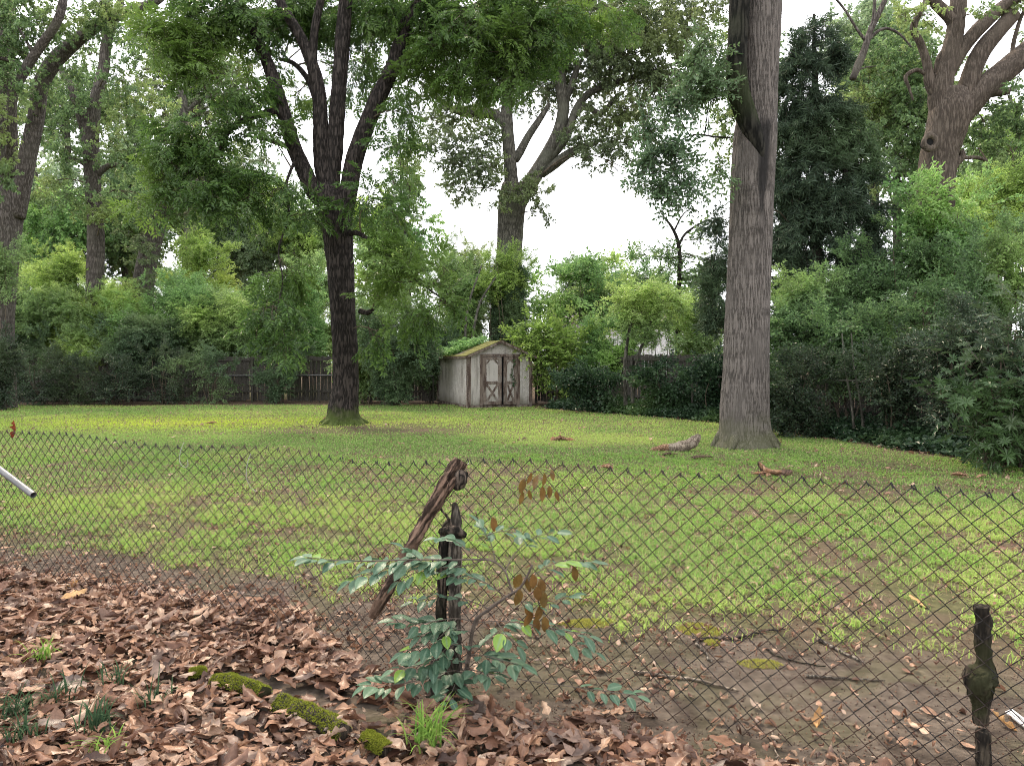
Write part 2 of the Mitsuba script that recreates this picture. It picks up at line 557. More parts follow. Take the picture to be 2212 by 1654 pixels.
def make_shrub(name, label, x, y0, y1, depth, w, leaf, seed, kind='small', cat='shrub', stems=5, dens=60, scale=1.0, gap=.3, lumps=9, group=None, base=None, droop=.1, thick=.022, flat=1.0, shoots=16):
    """A shrub whose foliage spans sketch rows y0 (top) to y1 (bottom) around column x, w wide, at this depth; its stems stand on the ground."""
    r = rng_of(seed)
    root = thing(name, label, cat, group)
    s = depth / 1662.0
    top, bot = at(x, y0, depth)[2], max(0.05, at(x, y1, depth)[2])
    cx, hw = at(x, 0, depth)[0], w * s / 2
    h = top - bot
    foot = np.array([cx if base is None else at(base, 0, depth)[0], depth, 0.0])
    stem_pts = []
    for i in range(stems):
        a = r.uniform(0, 6.28)
        e = np.array([cx + math.cos(a) * hw * r.uniform(.15, .65), depth + math.sin(a) * hw * .5, bot + h * r.uniform(.6, .9)])
        b = foot + [math.cos(a) * .12 * hw, math.sin(a) * .12 * hw, -.05]
        m = (b + e) / 2 + np.array([r.normal() * .1 * hw, r.normal() * .1 * hw, .05 * h])
        q = catmull([b, m, e], .25)
        put('stem', tube(q, np.linspace(thick, thick * .35, len(q)), 6, True, None), 'twig_wood', root, smooth=True)
        stem_pts.append(q)
    blobs = [(np.array([cx, depth, bot + h * .42]), (hw * .7, hw * .6, h * .42), .9)]
    for i in range(lumps):
        a = r.uniform(-1, 1)
        zz = r.uniform(.12, .88)
        half = math.sqrt(max(.05, 1 - (2 * zz - .9) ** 2)) * hw
        c = np.array([cx + a * half * .72, depth + r.uniform(-.5, .25) * hw, bot + zz * h])
        rr = r.uniform(.2, .44)
        blobs.append((c, (hw * rr, hw * rr, h * rr * .62 * flat), .9))
    for i in range(shoots):                # arching shoots that break the outline
        a = r.uniform(-1, 1)
        c = np.array([cx + a * hw * .85, depth + r.uniform(-.6, .2) * hw, bot + h * (.5 + .42 * math.sqrt(1 - .8 * a * a)) * r.uniform(.75, 1.0)])
        d = unit([a * .7 + r.normal() * .3, r.normal() * .35 - .1, r.uniform(.3, 1.1)])
        n = int(r.integers(3, 7))
        t = np.linspace(0, 1, n)[:, None]
        L = r.uniform(.35, .9) * min(1.0, h * .4 + .2)
        p = c + d * L * t + np.array([0, 0, -.25]) * L * t ** 2
        place_sprays(root + '__foliage', kind, leaf, p, d + r.normal(size=(n, 3)) * .3, scale * r.uniform(.55, .95, n), r)
    crown(root + '__foliage', blobs, kind, leaf, seed, dens, scale, gap, droop, .42, np.vstack(stem_pts) if stem_pts else None, twig=.007, twigs=3)
    return root


# ------------------------------------------------------------------ ground
# fence line of the near chain-link fence: y = FA + FB * x
FA, FB = 3.74, -0.48


def lawn_s(x, y):
    """Metres beyond (+) or before (-) the ragged near edge of the lawn."""
    return y + 0.39 * x - 4.87


def litter_edge(x):
    """lawn_s up to which the deep oak leaves reach."""
    t = np.clip((np.asarray(x) + 1.45) / .95, 0, 1)
    return -.55 - .9 * t * t * (3 - 2 * t)


def right_edge(y):
    """x of the lawn's right edge, where the ivy bed starts."""
    return np.interp(y, [5, 11.2, 20, 26.6], [9.4, 7.5, 5.6, .9])


BACK = 28.6


def height(x, y):
    x, y = np.asarray(x, float), np.asarray(y, float)
    p = np.stack([x, y, 0 * x], -1)
    h = .07 * (meshkit.fbm(p * .35, 3, seed=3) - .5) * np.clip((y - 5) / 3, 0, 1)
    s = lawn_s(x, y)
    h = h + .02 * (meshkit.fbm(p * 2.2, 3, seed=4) - .5)
    pile = np.clip((litter_edge(x) - s + .1) / .5, 0, 1)
    h = h + pile * (.03 + .045 * meshkit.fbm(p * 1.7, 3, seed=8)) * np.clip((y + 3) / 2, 0, 1)
    return h


def grid(xs, ys, fn):
    X, Y = np.meshgrid(xs, ys)
    v = np.stack([X, Y, fn(X, Y)], -1).reshape(-1, 3)
    nx = len(xs)
    i, j = np.meshgrid(np.arange(len(ys) - 1), np.arange(nx - 1), indexing='ij')
    k = i * nx + j
    q = np.stack([k, k + 1, k + nx + 1, k + nx], -1).reshape(-1, 4)
    return v, np.vstack([q[:, [0, 1, 2]], q[:, [0, 2, 3]]])


def ground_col(p, n, uv):
    s = p.y + 0.39 * p.x - 4.87
    big = fbm(p.x * .9, p.y * .9, 0.0, 3)
    fine = fbm(p.x * 24, p.y * 24, 0.0, 3)
    soil = mix((0.04, 0.031, 0.024), (0.115, 0.092, 0.073), fine)
    soil = mix(soil, (0.03, 0.022, 0.017), .7 * smoothstep(.5, .7, fbm(p.x * 5, p.y * 5, 0.0, 3)))
    soil = mix(soil, (0.065, 0.065, 0.03), .35 * smoothstep(.52, .68, fbm(p.x * 2.3 + 9, p.y * 2.3, 0.0, 3)))
    thatch = mix((0.035, 0.034, 0.016), (0.10, 0.095, 0.045), fine)
    thatch = mix(thatch, (0.075, 0.055, 0.038), .8 * smoothstep(.5, .66, fbm(p.x * 1.7, p.y * 1.7 + 3, 0.0, 3)))
    lawn = smoothstep(-.15, .45, s + (big - .5) * 1.2)
    c = mix(soil, thatch, lawn)
    duff = mix((0.05, 0.036, 0.026), (0.11, 0.078, 0.055), fine)
    edge = dr.select(p.y < 20, 9.9 - .215 * p.y, 5.6 - .712 * (p.y - 20))
    bed = dr.maximum(smoothstep(28.3, 28.9, p.y) * smoothstep(34.0, 33.0, p.y), smoothstep(-.1, .35, p.x - edge + (big - .5) * .7))
    return mix(c, duff, bed * smoothstep(5, 6, p.y))


diffuse_proc('ground_mat', ground_col, .95, .15,
             lambda p, n, uv: .02 * fbm(p.x * 30, p.y * 30, 0.0, 3), 3e-3)
ys_ = np.concatenate([np.linspace(-30, 1.5, 25), np.linspace(1.7, 7, 120), 7 + np.geomspace(.06, 900, 150)])
xs_ = np.sinh(np.linspace(-6.2, 6.2, 241)) * 1.6
put('ground', grid(xs_, ys_, height), 'ground_mat', smooth=True, kind='structure', label='bare soil, lawn thatch and leaf mould of the back yard', cat='ground')


# ------------------------------------------------------------------ grass
def bare(x, y):
    """0 to 1: how little grows here."""
    p = np.stack([x, y, 0 * x], -1)
    n = meshkit.fbm(p * 1.15, 3, seed=21)
    tree = np.exp(-(((x + 3.2) / 2.2) ** 2 + ((y - 18.3) / 1.7) ** 2))
    m = meshkit.fbm(p * 4.5, 2, seed=22)
    near = np.clip(1.15 - (y - 5) / 12, .2, 1)
    return np.clip((n - .50) / .14, 0, 1) * near + .8 * np.clip((m - .47) / .1, 0, 1) * near + 1.0 * tree


def blades(x, y, L, W, lean, r, tint):
    """Bent grass blades (five corners, three triangles); tint is each blade's number."""
    n = len(x)
    z = height(x, y)
    b = np.stack([x, y, z - .004], 1)
    a = r.uniform(0, 2 * np.pi, n)
    out = np.stack([np.cos(a), np.sin(a), 0 * a], 1)
    sd = np.stack([-np.sin(a), np.cos(a), 0 * a], 1)
    L, W = np.broadcast_to(L, n)[:, None], np.broadcast_to(W, n)[:, None]
    lean = np.broadcast_to(lean, n)[:, None]
    m = b + out * L * lean * .35 + np.array([0, 0, 1.0]) * L * .55 * (1 - .3 * lean)
    t = b + out * L * lean * .95 + np.array([0, 0, 1.0]) * L * (.95 - .75 * lean)
    v = np.stack([b - sd * W / 2, b + sd * W / 2, m - sd * W * .42, m + sd * W * .42, t], 1).reshape(-1, 3)
    k = np.arange(n)[:, None] * 5
    f = np.vstack([k + [0, 1, 3], k + [0, 3, 2], k + [2, 3, 4]])
    uvs = np.repeat(np.stack([tint, tint], 1), 5, 0)
    return v, f, uvs


def leaf_list(parts):
    mb = MB()
    for v, f, t in parts:
        mb.add(v, f, t)
    return mb


def grass_fn(p, n, uv):
    g = fbm(p.x * .45, p.y * .45, 0.0, 2)
    a = mix((0.125, 0.245, 0.06), (0.37, 0.54, 0.155), dr.clip(uv.x, 0, 1))
    a = mix(a, (0.45, 0.57, 0.15), .6 * smoothstep(.42, .72, g))
    lime = dr.exp(-(dr.square((p.x + 9) / 5.5) + dr.square((p.y - 20.5) / 2.4)))
    a = mix(a, (0.52, 0.64, 0.08), .8 * lime)
    return dr.select(uv.x > 1.5, mix((0.34, 0.28, 0.16), (0.46, 0.40, 0.24), uv.x - 2), a)


scene['grass_mat'] = {'type': 'principledthin', 'base_color': proc(grass_fn), 'roughness': .5, 'diff_trans': .8, 'spec_trans': 0.0, 'eta': 1.35}
rg = rng_of(11)


def lawn_points(n, y0, y1, spread):
    y = np.sqrt(rg.uniform(y0 ** 2, y1 ** 2, n))
    x = rg.uniform(-spread, spread, n) * y
    p = np.stack([x, y, 0 * x], -1)
    s = lawn_s(x, y) + (meshkit.fbm(p * 1.3, 3, seed=31) - .5) * 1.5
    ok = (s > 0) & (x < right_edge(y) + .15 * rg.normal(size=n)) & (y < BACK + .3 * rg.normal(size=n))
    keep = rg.uniform(0, 1, n) < np.clip(s / .9, .05, 1) * (1 - .93 * np.clip(bare(x, y), 0, 1))
    return x[ok & keep], y[ok & keep]


def tints(n, straw):
    t = rg.uniform(0, 1, n)
    return np.where(rg.uniform(0, 1, n) < straw, 2 + t, t)


gr = []
x, y = lawn_points(330000, 3.6, 9.0, .8)
# tufts: pull blades towards clump centres
cx, cy = lawn_points(14000, 3.6, 9.0, .8)
from scipy.spatial import cKDTree
d_, i_ = cKDTree(np.stack([cx, cy], 1)).query(np.stack([x, y], 1))
pull = rg.uniform(.15, .85, len(x))
x, y = x + (cx[i_] - x) * pull, y + (cy[i_] - y) * pull
n_ = len(x)
gr.append(blades(x, y, rg.uniform(.035, .11, n_), rg.uniform(.0034, .0075, n_), rg.uniform(.25, 1.15, n_), rg, tints(n_, .22)))
x, y = lawn_points(260000, 9.0, 17.0, .78)
n_ = len(x)
gr.append(blades(x, y, rg.uniform(.035, .08, n_), rg.uniform(.006, .012, n_), rg.uniform(.3, 1.1, n_), rg, tints(n_, .14)))
x, y = lawn_points(190000, 17.0, 29.0, .74)
n_ = len(x)
gr.append(blades(x, y, rg.uniform(.04, .085, n_), rg.uniform(.010, .022, n_), rg.uniform(.3, 1.0, n_), rg, tints(n_, .10)))
mb = leaf_list(gr)
put('lawn_grass', mb.mesh(), 'grass_mat', uv=mb.uv(), label='patchy green lawn grass with straw coloured blades beyond the chain link fence', cat='grass', kind='stuff')

# low weeds with small round leaves, in soft clumps
wx, wy = lawn_points(5200, 4.0, 13.0, .78)
pw = np.stack([wx, wy, 0 * wx], -1)
ok_ = meshkit.fbm(pw * .8, 2, seed=40) > .47
wx, wy = wx[ok_], wy[ok_]
mb = MB()
k_ = 14
bx = np.repeat(wx, k_) + rg.normal(size=len(wx) * k_) * .045
by = np.repeat(wy, k_) + rg.normal(size=len(wx) * k_) * .045
bz = height(bx, by) + rg.uniform(.015, .065, len(bx))
dd_ = rand_dirs(rg, len(bx)) * [1, 1, .35]
leaves_round(mb, np.stack([bx, by, bz], 1), dd_, unit(np.array([0, 0, 1.0]) + rg.normal(size=(len(bx), 3)) * .35), rg.uniform(.014, .032, len(bx)), rg.uniform(.011, .022, len(bx)), rg.uniform(0, 1, len(bx)))


def weed_fn(p, n, uv):
    return mix((0.13, 0.27, 0.05), (0.30, 0.46, 0.10), dr.clip(uv.x, 0, 1))


scene['weed_mat'] = {'type': 'principledthin', 'base_color': proc(weed_fn), 'roughness': .45, 'diff_trans': .8, 'spec_trans': 0.0, 'eta': 1.4}
put('clover', mb.mesh(), 'weed_mat', uv=mb.uv(), label='bright green low weeds and clover mixed into the lawn', cat='weeds', kind='stuff')


# ------------------------------------------------------------------ fallen leaves
def leaf_shape(r, L=.14, W=.085, lobes=4, cutd=.45, n=13, curl=1.0):
    """A dry oak leaf along +x: three-point cross sections, lobed edge, curled and folded."""
    s = np.linspace(0, 1, n)
    prof = np.sin(np.pi * np.clip(s, .02, .985) ** .8) ** .75
    w = W / 2 * prof * (1 - cutd * (.5 + .5 * np.cos(2 * np.pi * lobes * s + r.uniform(-.3, .3))) * np.sin(np.pi * s) ** .3)
    w[0], w[-1] = .002, .002
    bend, roll, twist = r.normal() * 1.3 * curl, r.normal() * 1.1 * curl, r.normal() * .8 * curl
    phi = bend * (s - .3)
    x = np.cumsum(np.cos(phi)) * L / n
    z = np.cumsum(np.sin(phi)) * L / n
    rows = []
    wav = r.uniform(0, 6)
    for sg in (-1, -.5, 0, .5, 1):
        a = roll * abs(sg) * 1.1 + twist * (s - .5) * np.sign(sg) + .25 * np.sin(7 * s + wav + sg) * abs(sg)
        wl = w if sg > 0 else w * r.uniform(.85, 1.1)
        lobe_shift = np.zeros(n) if sg == 0 else .12 * L * prof * abs(sg) * (cutd > .2)
        y = sg * wl * np.cos(a)
        zz = abs(sg) * wl * np.sin(a)
        rows.append(np.stack([x + lobe_shift * np.cos(phi) - zz * np.sin(phi), y, z + zz * np.cos(phi)], 1))
    v = np.stack(rows, 1).reshape(-1, 3)
    i, j = np.meshgrid(np.arange(n - 1), np.arange(4), indexing='ij')
    k = i * 5 + j
    q = np.stack([k, k + 5, k + 6, k + 1], -1).reshape(-1, 4)
    f = np.vstack([q[:, [0, 1, 2]], q[:, [0, 2, 3]]])
    v = v - v.mean(0)
    st = np.array([[v[2, 0] - .028, 0, v[2, 2]], [v[2, 0] + .01, .0012, v[2, 2]], [v[2, 0] + .01, -.0012, v[2, 2]]])
    f = np.vstack([f, [[len(v), len(v) + 1, len(v) + 2]]])
    return np.vstack([v, st]), f


rl = rng_of(77)
OAK_LEAVES = [leaf_shape(rl, rl.uniform(.11, .18), rl.uniform(.06, .10), rl.choice([2, 3, 3, 4]), rl.uniform(.25, .62), 15, rl.uniform(.15, .8)) for _ in range(34)]
BROAD_LEAVES = [leaf_shape(rl, rl.uniform(.05, .09), rl.uniform(.025, .045), 1, .08, 8, rl.uniform(.6, 1.4)) for _ in range(14)]


def rot_matrices(r, n, tilt):
    """Random headings, tipped by up to about tilt radians."""
    a, b, c = r.uniform(0, 2 * np.pi, n), r.normal(size=n) * tilt, r.normal(size=n) * tilt
    flip = np.where(r.uniform(size=n) < .5, 0, np.pi)
    c = c + flip
    ca, sa, cb, sb, cc, sc = np.cos(a), np.sin(a), np.cos(b), np.sin(b), np.cos(c), np.sin(c)
    z = 0 * a
    A = np.stack([np.stack([ca, -sa, z], 1), np.stack([sa, ca, z], 1), np.stack([z, z, z + 1], 1)], 1)
    B = np.stack([np.stack([cb, z, sb], 1), np.stack([z, z + 1, z], 1), np.stack([-sb, z, cb], 1)], 1)
    C = np.stack([np.stack([z + 1, z, z], 1), np.stack([z, cc, -sc], 1), np.stack([z, sc, cc], 1)], 1)
    return A @ B @ C


def scatter(shapes, pos, rot, size, r, tone):
    """The leaves as a list of (vertices, faces, uv rows)."""
    which = r.integers(0, len(shapes), len(pos))
    out = []
    for i in range(len(pos)):
        v, f = shapes[which[i]]
        out.append((v * size[i] @ rot[i].T + pos[i], f, np.broadcast_to([tone[i], i * .37 % 1], (len(v), 2))))
    return out


def dry_fn(p, n, uv):
    t = uv.x
    c = mix((0.045, 0.025, 0.019), (0.165, 0.085, 0.055), smoothstep(0, .35, t))
    c = mix(c, (0.29, 0.172, 0.112), smoothstep(.35, .75, t))
    c = mix(c, (0.45, 0.325, 0.235), smoothstep(.75, 1.0, t))
    c = dr.select(t > 1.5, mi.Color3f(.42, .25, .11), c)
    c = mix(c, (0.24, 0.20, 0.175), .45 * smoothstep(.7, 1.0, uv.y))
    v = fbm(p.x * 60, p.y * 60, p.z * 60, 2)
    return c * (.62 + .76 * v)


leafy_mat('dry_leaf_mat', dry_fn, .3, .42, .4)
n_ = 27000
x = rl.uniform(-5.2, 3.2, n_)
y = rl.uniform(2.1, 6.6, n_)
s_ = lawn_s(x, y)
p_ = np.stack([x, y, 0 * x], -1)
lim = litter_edge(x) + (meshkit.fbm(p_ * 2.5, 2, seed=14) - .5) * .35
inview = np.abs(x) < .78 * y + .4
hole = (np.hypot(x + .42, y - 3.5) < .16)
for (ax_, ay_, bx_, by_) in ((-1.42, 3.68, -1.17, 3.58), (-1.08, 3.55, -.74, 3.36), (-.63, 3.32, -.53, 3.24)):
    tt_ = np.clip(((x - ax_) * (bx_ - ax_) + (y - ay_) * (by_ - ay_)) / ((bx_ - ax_) ** 2 + (by_ - ay_) ** 2), 0, 1)
    hole |= (np.hypot(x - ax_ - tt_ * (bx_ - ax_), (y - ay_ - tt_ * (by_ - ay_)) / 1.2) < .085) & (rl.uniform(size=n_) < .9)
keep = inview & (rl.uniform(size=n_) < np.clip((lim - s_) / .22 + .15, 0, 1)) & (y > 2.4) & ~hole
# a gap of bare soil at the bottom right
soil = ((x - 1.75) / .85) ** 2 + ((y - 3.25) / .42) ** 2 < 1
keep &= ~(soil & (rl.uniform(size=n_) < .93))
x, y = x[keep], y[keep]
n_ = len(x)
layer = rl.uniform(0, 1, n_)
pos = np.stack([x, y, height(x, y) + .012 + .075 * layer ** 1.4], 1)
bits = scatter(OAK_LEAVES, pos, rot_matrices(rl, n_, .25), rl.uniform(.38, 1.08, n_), rl, np.clip(rl.beta(1.35, 1.75, n_), 0, 1))
pick = rl.uniform(size=n_) < .4
k_ = int(pick.sum())
frag = scatter(BROAD_LEAVES, np.stack([x[pick] + rl.normal(size=k_) * .05, y[pick] + rl.normal(size=k_) * .05, height(x[pick], y[pick]) + rl.uniform(.04, .1, k_)], 1), rot_matrices(rl, k_, .3), rl.uniform(.4, .9, k_), rl, np.clip(rl.beta(1.3, 1.5, k_), 0, 1))
# smaller leaves between the pile and the lawn
m_ = 30000
x = rl.uniform(-5.5, 4.2, m_)
y = rl.uniform(2.6, 8.5, m_)
s_ = lawn_s(x, y)
p_ = np.stack([x, y, 0 * x], -1)
dn = np.clip(1.0 - (s_ + 1.0) / 1.5, .05, 1) * np.clip(1.0 - (x - .2) / 1.9, .26, 1)
dn *= np.clip((meshkit.fbm(p_ * 2.4, 3, seed=15) - .36) / .16, .14, 1)
dn = np.where(s_ > .3, .05, dn)
keep = (np.abs(x) < .76 * y + .3) & (rl.uniform(size=m_) < dn) & (s_ > litter_edge(x) - .25)
x, y = x[keep], y[keep]
m_ = len(x)
pos = np.stack([x, y, height(x, y) + rl.uniform(.006, .03, m_)], 1)
small = scatter(BROAD_LEAVES, pos, rot_matrices(rl, m_, .28), rl.uniform(.35, 1.15, m_), rl, np.clip(rl.beta(2.4, 1.5, m_), 0, 1))
# leaf crumbs caught in the near lawn
k_ = 26000
y = np.sqrt(rl.uniform(16, 210, k_))
x = rl.uniform(-.76, .76, k_) * y
p_ = np.stack([x, y, 0 * x], -1)
keep = (lawn_s(x, y) > -.2) & (x < right_edge(y)) & (rl.uniform(size=k_) < np.clip((meshkit.fbm(p_ * 1.9, 3, seed=33) - .38) / .2, .12, 1) * np.clip(1.5 - (y - 4) / 8, .12, 1))
x, y = x[keep], y[keep]
k_ = len(x)
CRUMB = [leaf_shape(rl, rl.uniform(.02, .05), rl.uniform(.012, .03), 1, .2, 4, 1.2) for _ in range(10)]
pos = np.stack([x, y, height(x, y) + rl.uniform(.008, .04, k_)], 1)
small += scatter(CRUMB, pos, rot_matrices(rl, k_, .35), rl.uniform(.7, 1.5, k_), rl, np.clip(rl.beta(1.3, 1.2, k_), 0, 1))
# stray leaves on the lawn and along its edges
q_ = 5200
y = np.sqrt(rl.uniform(36, 800, q_))
x = rl.uniform(-.75, .75, q_) * y
ed = (np.abs(x - right_edge(y) - .3) < .5) | (np.abs(y - BACK - .1) < .45)
keep = (x < right_edge(y) + .8) & (y < BACK + .6) & (ed | (rl.uniform(size=q_) < .16))
x, y = x[keep], y[keep]
q_ = len(x)
pos = np.stack([x, y, height(x, y) + .03], 1)
far = scatter(BROAD_LEAVES, pos, rot_matrices(rl, q_, .3), rl.uniform(1.0, 2.0, q_), rl, np.clip(rl.beta(2.6, 1.3, q_), 0, 1))

tag('leaf_litter', 'deep layer of dry brown fallen oak leaves before and under the chain link fence', 'fallen leaves', None, 'stuff')
nearest = np.argsort([b[0][:, 1].mean() - 2.2 * (b[0][:, 2].mean()) for b in bits])
big = set(nearest[:260].tolist())
for i in nearest[:260]:
    v, f, t = bits[i]
    put('leaf', (v, f), 'dry_leaf_mat', 'leaf_litter', smooth=True, uv=t)
mb = leaf_list([b for i, b in enumerate(bits) if i not in big] + frag + small)
put('leaf_layer', mb.mesh(), 'dry_leaf_mat', 'leaf_litter', smooth=True, uv=mb.uv(), kind='stuff')
mb = leaf_list(far)
# crumbs of bark, soil and broken leaf on the bare ground
b_ = 60000
x = rl.uniform(-5.2, 4.0, b_)
y = rl.uniform(2.4, 7.5, b_)
s_ = lawn_s(x, y)
keep = (np.abs(x) < .74 * y + .2) & (s_ < .9) & (s_ > litter_edge(x) - .3) & (meshkit.fbm(np.stack([x, y, 0 * x], -1) * 4, 3, seed=19) > .34)
x, y = x[keep], y[keep]
b_ = len(x)
o = np.array([[1, 0, 0], [-1, 0, 0], [0, .55, 0], [0, -.55, 0], [0, 0, .5], [0, 0, -.5]]) * (1 + .4 * rl.normal(size=(6, 3)))
of = np.array([[0, 2, 4], [2, 1, 4], [1, 3, 4], [3, 0, 4], [2, 0, 5], [1, 2, 5], [3, 1, 5], [0, 3, 5]])
R = rot_matrices(rl, b_, .3)
sz = rl.uniform(.003, .011, b_) * rl.uniform(.5, 1.4, b_)
v = np.einsum('nij,kj->nki', R, o) * sz[:, None, None] + np.stack([x, y, height(x, y) + .002], 1)[:, None]
tn = np.repeat(np.clip(rl.beta(.8, 3.2, b_), 0, 1), 6)
put('soil_crumbs', (v.reshape(-1, 3), (of[None] + 6 * np.arange(b_)[:, None, None]).reshape(-1, 3)), 'dry_leaf_mat', uv=np.stack([tn, tn], 1), label='crumbs of bark and leaf on the bare soil under the chain link fence', cat='debris', kind='stuff')
mb = leaf_list(far)
put('scattered_leaves', mb.mesh(), 'dry_leaf_mat', smooth=True, uv=mb.uv(), label='pale dry leaves strewn over the lawn and along its edges', cat='fallen leaves', kind='stuff')


# ------------------------------------------------------------------ far wooden fences
def wood_fn(dark, light):
    def fn(p, n, uv):
        g = fbm(p.x * 22, p.y * 22, p.z * 1.6, 3)
        c = mix(dark, light, g)
        return mix(c, (0.05, 0.06, 0.03), .55 * smoothstep(.5, .75, fbm(p.x * 2, p.y * 2, p.z * 2, 2)))
    return fn


diffuse_proc('fence_wood', wood_fn((0.034, 0.031, 0.027), (0.105, 0.097, 0.085)), .9, .2)


def wood_fence(name, label, pts, seed, gaps=(), height_=1.85, picket=.14, rails=(.45, 1.12, 1.72)):
    """Rails and posts on the yard side, pickets on the far side; gaps: distances at which a picket is missing low down."""
    r = rng_of(seed)
    root = thing(name, label, 'fence')
    pts = np.asarray(pts, float)
    seg = np.linalg.norm(np.diff(pts, axis=0), axis=1)
    run = 0
    for a, b, L in zip(pts[:-1], pts[1:], seg):
        u = np.array([*(b - a) / L, 0])
        nrm = np.array([-u[1], u[0], 0])
        if nrm[1] < 0:
            nrm = -nrm
        A = np.array([*a, 0.0])
        n = int(L / (picket + .012))
        for k in range(n):
            d = (k + .5) * L / n
            top = height_ + r.normal() * .02
            low = .04 + abs(r.normal()) * .02
            if any(abs(run + d - g) < picket * .55 for g in gaps):
                low = .62
            c = A + u * d + nrm * (.045 + r.normal() * .004)
            v, f = box_mesh([-picket / 2, -.009, low], [picket / 2, .009, top], .004)
            lean = r.normal() * .006
            v = v + np.stack([v[:, 2] * lean, 0 * v[:, 0], 0 * v[:, 0]], 1)
            put('picket', (c + v[:, :1] * u + v[:, 1:2] * nrm + v[:, 2:] * [0, 0, 1], f), 'fence_wood', root)
        for z in rails:
            put('rail', board(A + [0, 0, z + r.normal() * .015], A + u * L + [0, 0, z + r.normal() * .015], .09 if z < 1.7 else .12, .04), 'fence_wood', root)
        for k in range(int(L / 2.4) + 1):
            c = A + u * min(L, k * 2.4) + nrm * -.012
            v, f = box_mesh([-.045, -.045, -.2], [.045, .03, height_ - .05], .006)
            put('post', (c - nrm * .03 + v[:, :1] * u + v[:, 1:2] * nrm + v[:, 2:] * [0, 0, 1], f), 'fence_wood', root)
        run += L
    return root


gx = lambda px: (px - 1106) / 1662.0 * 31.2
wood_fence('board_fence', 'long weathered board fence behind the lawn, left of the shed, with broken low boards', [(-22.5, 31.4), (gx(960), 31.0)], 5,
           gaps=(gx(596) + 22.5, gx(596) + 22.5 + .36, gx(545) + 22.5))
wood_fence('board_fence', 'weathered board fence overgrown with ivy along the right side of the yard', [(1.0, 30.6), (5.2, 26.0), (9.4, 16.4), (10.6, 9.5)], 6)

# ------------------------------------------------------------------ shed
SH = math.radians(20)
S0 = np.array([-95 / 1662.0 * 26.9, 26.9, 0.02])
SW, SL, SHW, SRISE = 2.38, 4.2, 1.83, .50


def shed_v(v):
    return rotz(v, SH, S0)


def siding_fn(p, n, uv):
    g = fbm(p.x * 3, p.y * 3, p.z * 1.0, 3)
    c = mix((0.50, 0.475, 0.44), (0.36, 0.335, 0.305), g)
    st = fbm(p.x * 9 + p.y * 9, 0.0, p.z * .8, 3)
    c = mix(c, (0.20, 0.18, 0.155), .7 * smoothstep(.52, .74, st))
    low = smoothstep(.55, .02, p.z + (g - .5) * .6)
    c = mix(c, (0.13, 0.12, 0.085), .75 * low)
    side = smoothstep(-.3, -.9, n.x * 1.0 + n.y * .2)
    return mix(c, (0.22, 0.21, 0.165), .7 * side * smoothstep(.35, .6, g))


def trim_fn(p, n, uv):
    g = fbm(p.x * 16, p.y * 16, p.z * 2.2, 3)
    c = mix((0.075, 0.052, 0.043), (0.18, 0.145, 0.122), smoothstep(.35, .62, g))
    return mix(c, (0.28, 0.255, 0.23), .45 * smoothstep(.58, .72, fbm(p.x * 7, p.y * 7 + 4, p.z * 3, 2)))


def roof_fn(p, n, uv):
    g = fbm(p.x * 7, p.y * 7, p.z * 7, 3)
    c = mix((0.06, 0.05, 0.045), (0.15, 0.13, 0.115), g)
    moss = smoothstep(.36, .6, fbm(p.x * 1.6 + 2, p.y * 1.6, p.z * 1.6, 3) + .12)
    return mix(c, (0.125, 0.125, 0.035), .85 * moss)


diffuse_proc('shed_paint', siding_fn, .75, .3)
diffuse_proc('shed_trim', trim_fn, .85, .25)
diffuse_proc('shed_roof', roof_fn, .95, .15)
scene['dark_inside'] = two({'type': 'diffuse', 'reflectance': {'type': 'rgb', 'value': (.02, .02, .02)}})
shed = thing('garden_shed', 'weathered off white wooden shed with double crossbuck doors and mossy ivy covered roof', 'shed')


def shed_put(name, m, mat, parent=None):
    v, f = m
    return put(name, (shed_v(v), f), mat, parent or shed)


def panel_wall(p0, p1, h, thick=.03, groove=.2):
    """Grooved sheet siding between two plan points, as raised strips on a backing sheet."""
    p0, p1 = np.array([*p0, 0.0]), np.array([*p1, 0.0])
    L = np.linalg.norm(p1 - p0)
    u = (p1 - p0) / L
    nrm = np.array([u[1], -u[0], 0])
    mb = MB()

    def bx(a, b, t0, t1, z0, z1):
        v, f = box_mesh([a, t0, z0], [b, t1, z1], .003 if b - a > .05 else 0)
        mb.add(p0 + v[:, :1] * u + v[:, 1:2] * nrm + v[:, 2:] * [0, 0, 1], f)
    bx(0, L, -thick, 0, .08, h)
    n = int(round(L / groove))
    for k in range(n):
        bx(k * L / n + .006, (k + 1) * L / n - .006, .0005, .009, .082, h - .002)
    return mb.mesh()


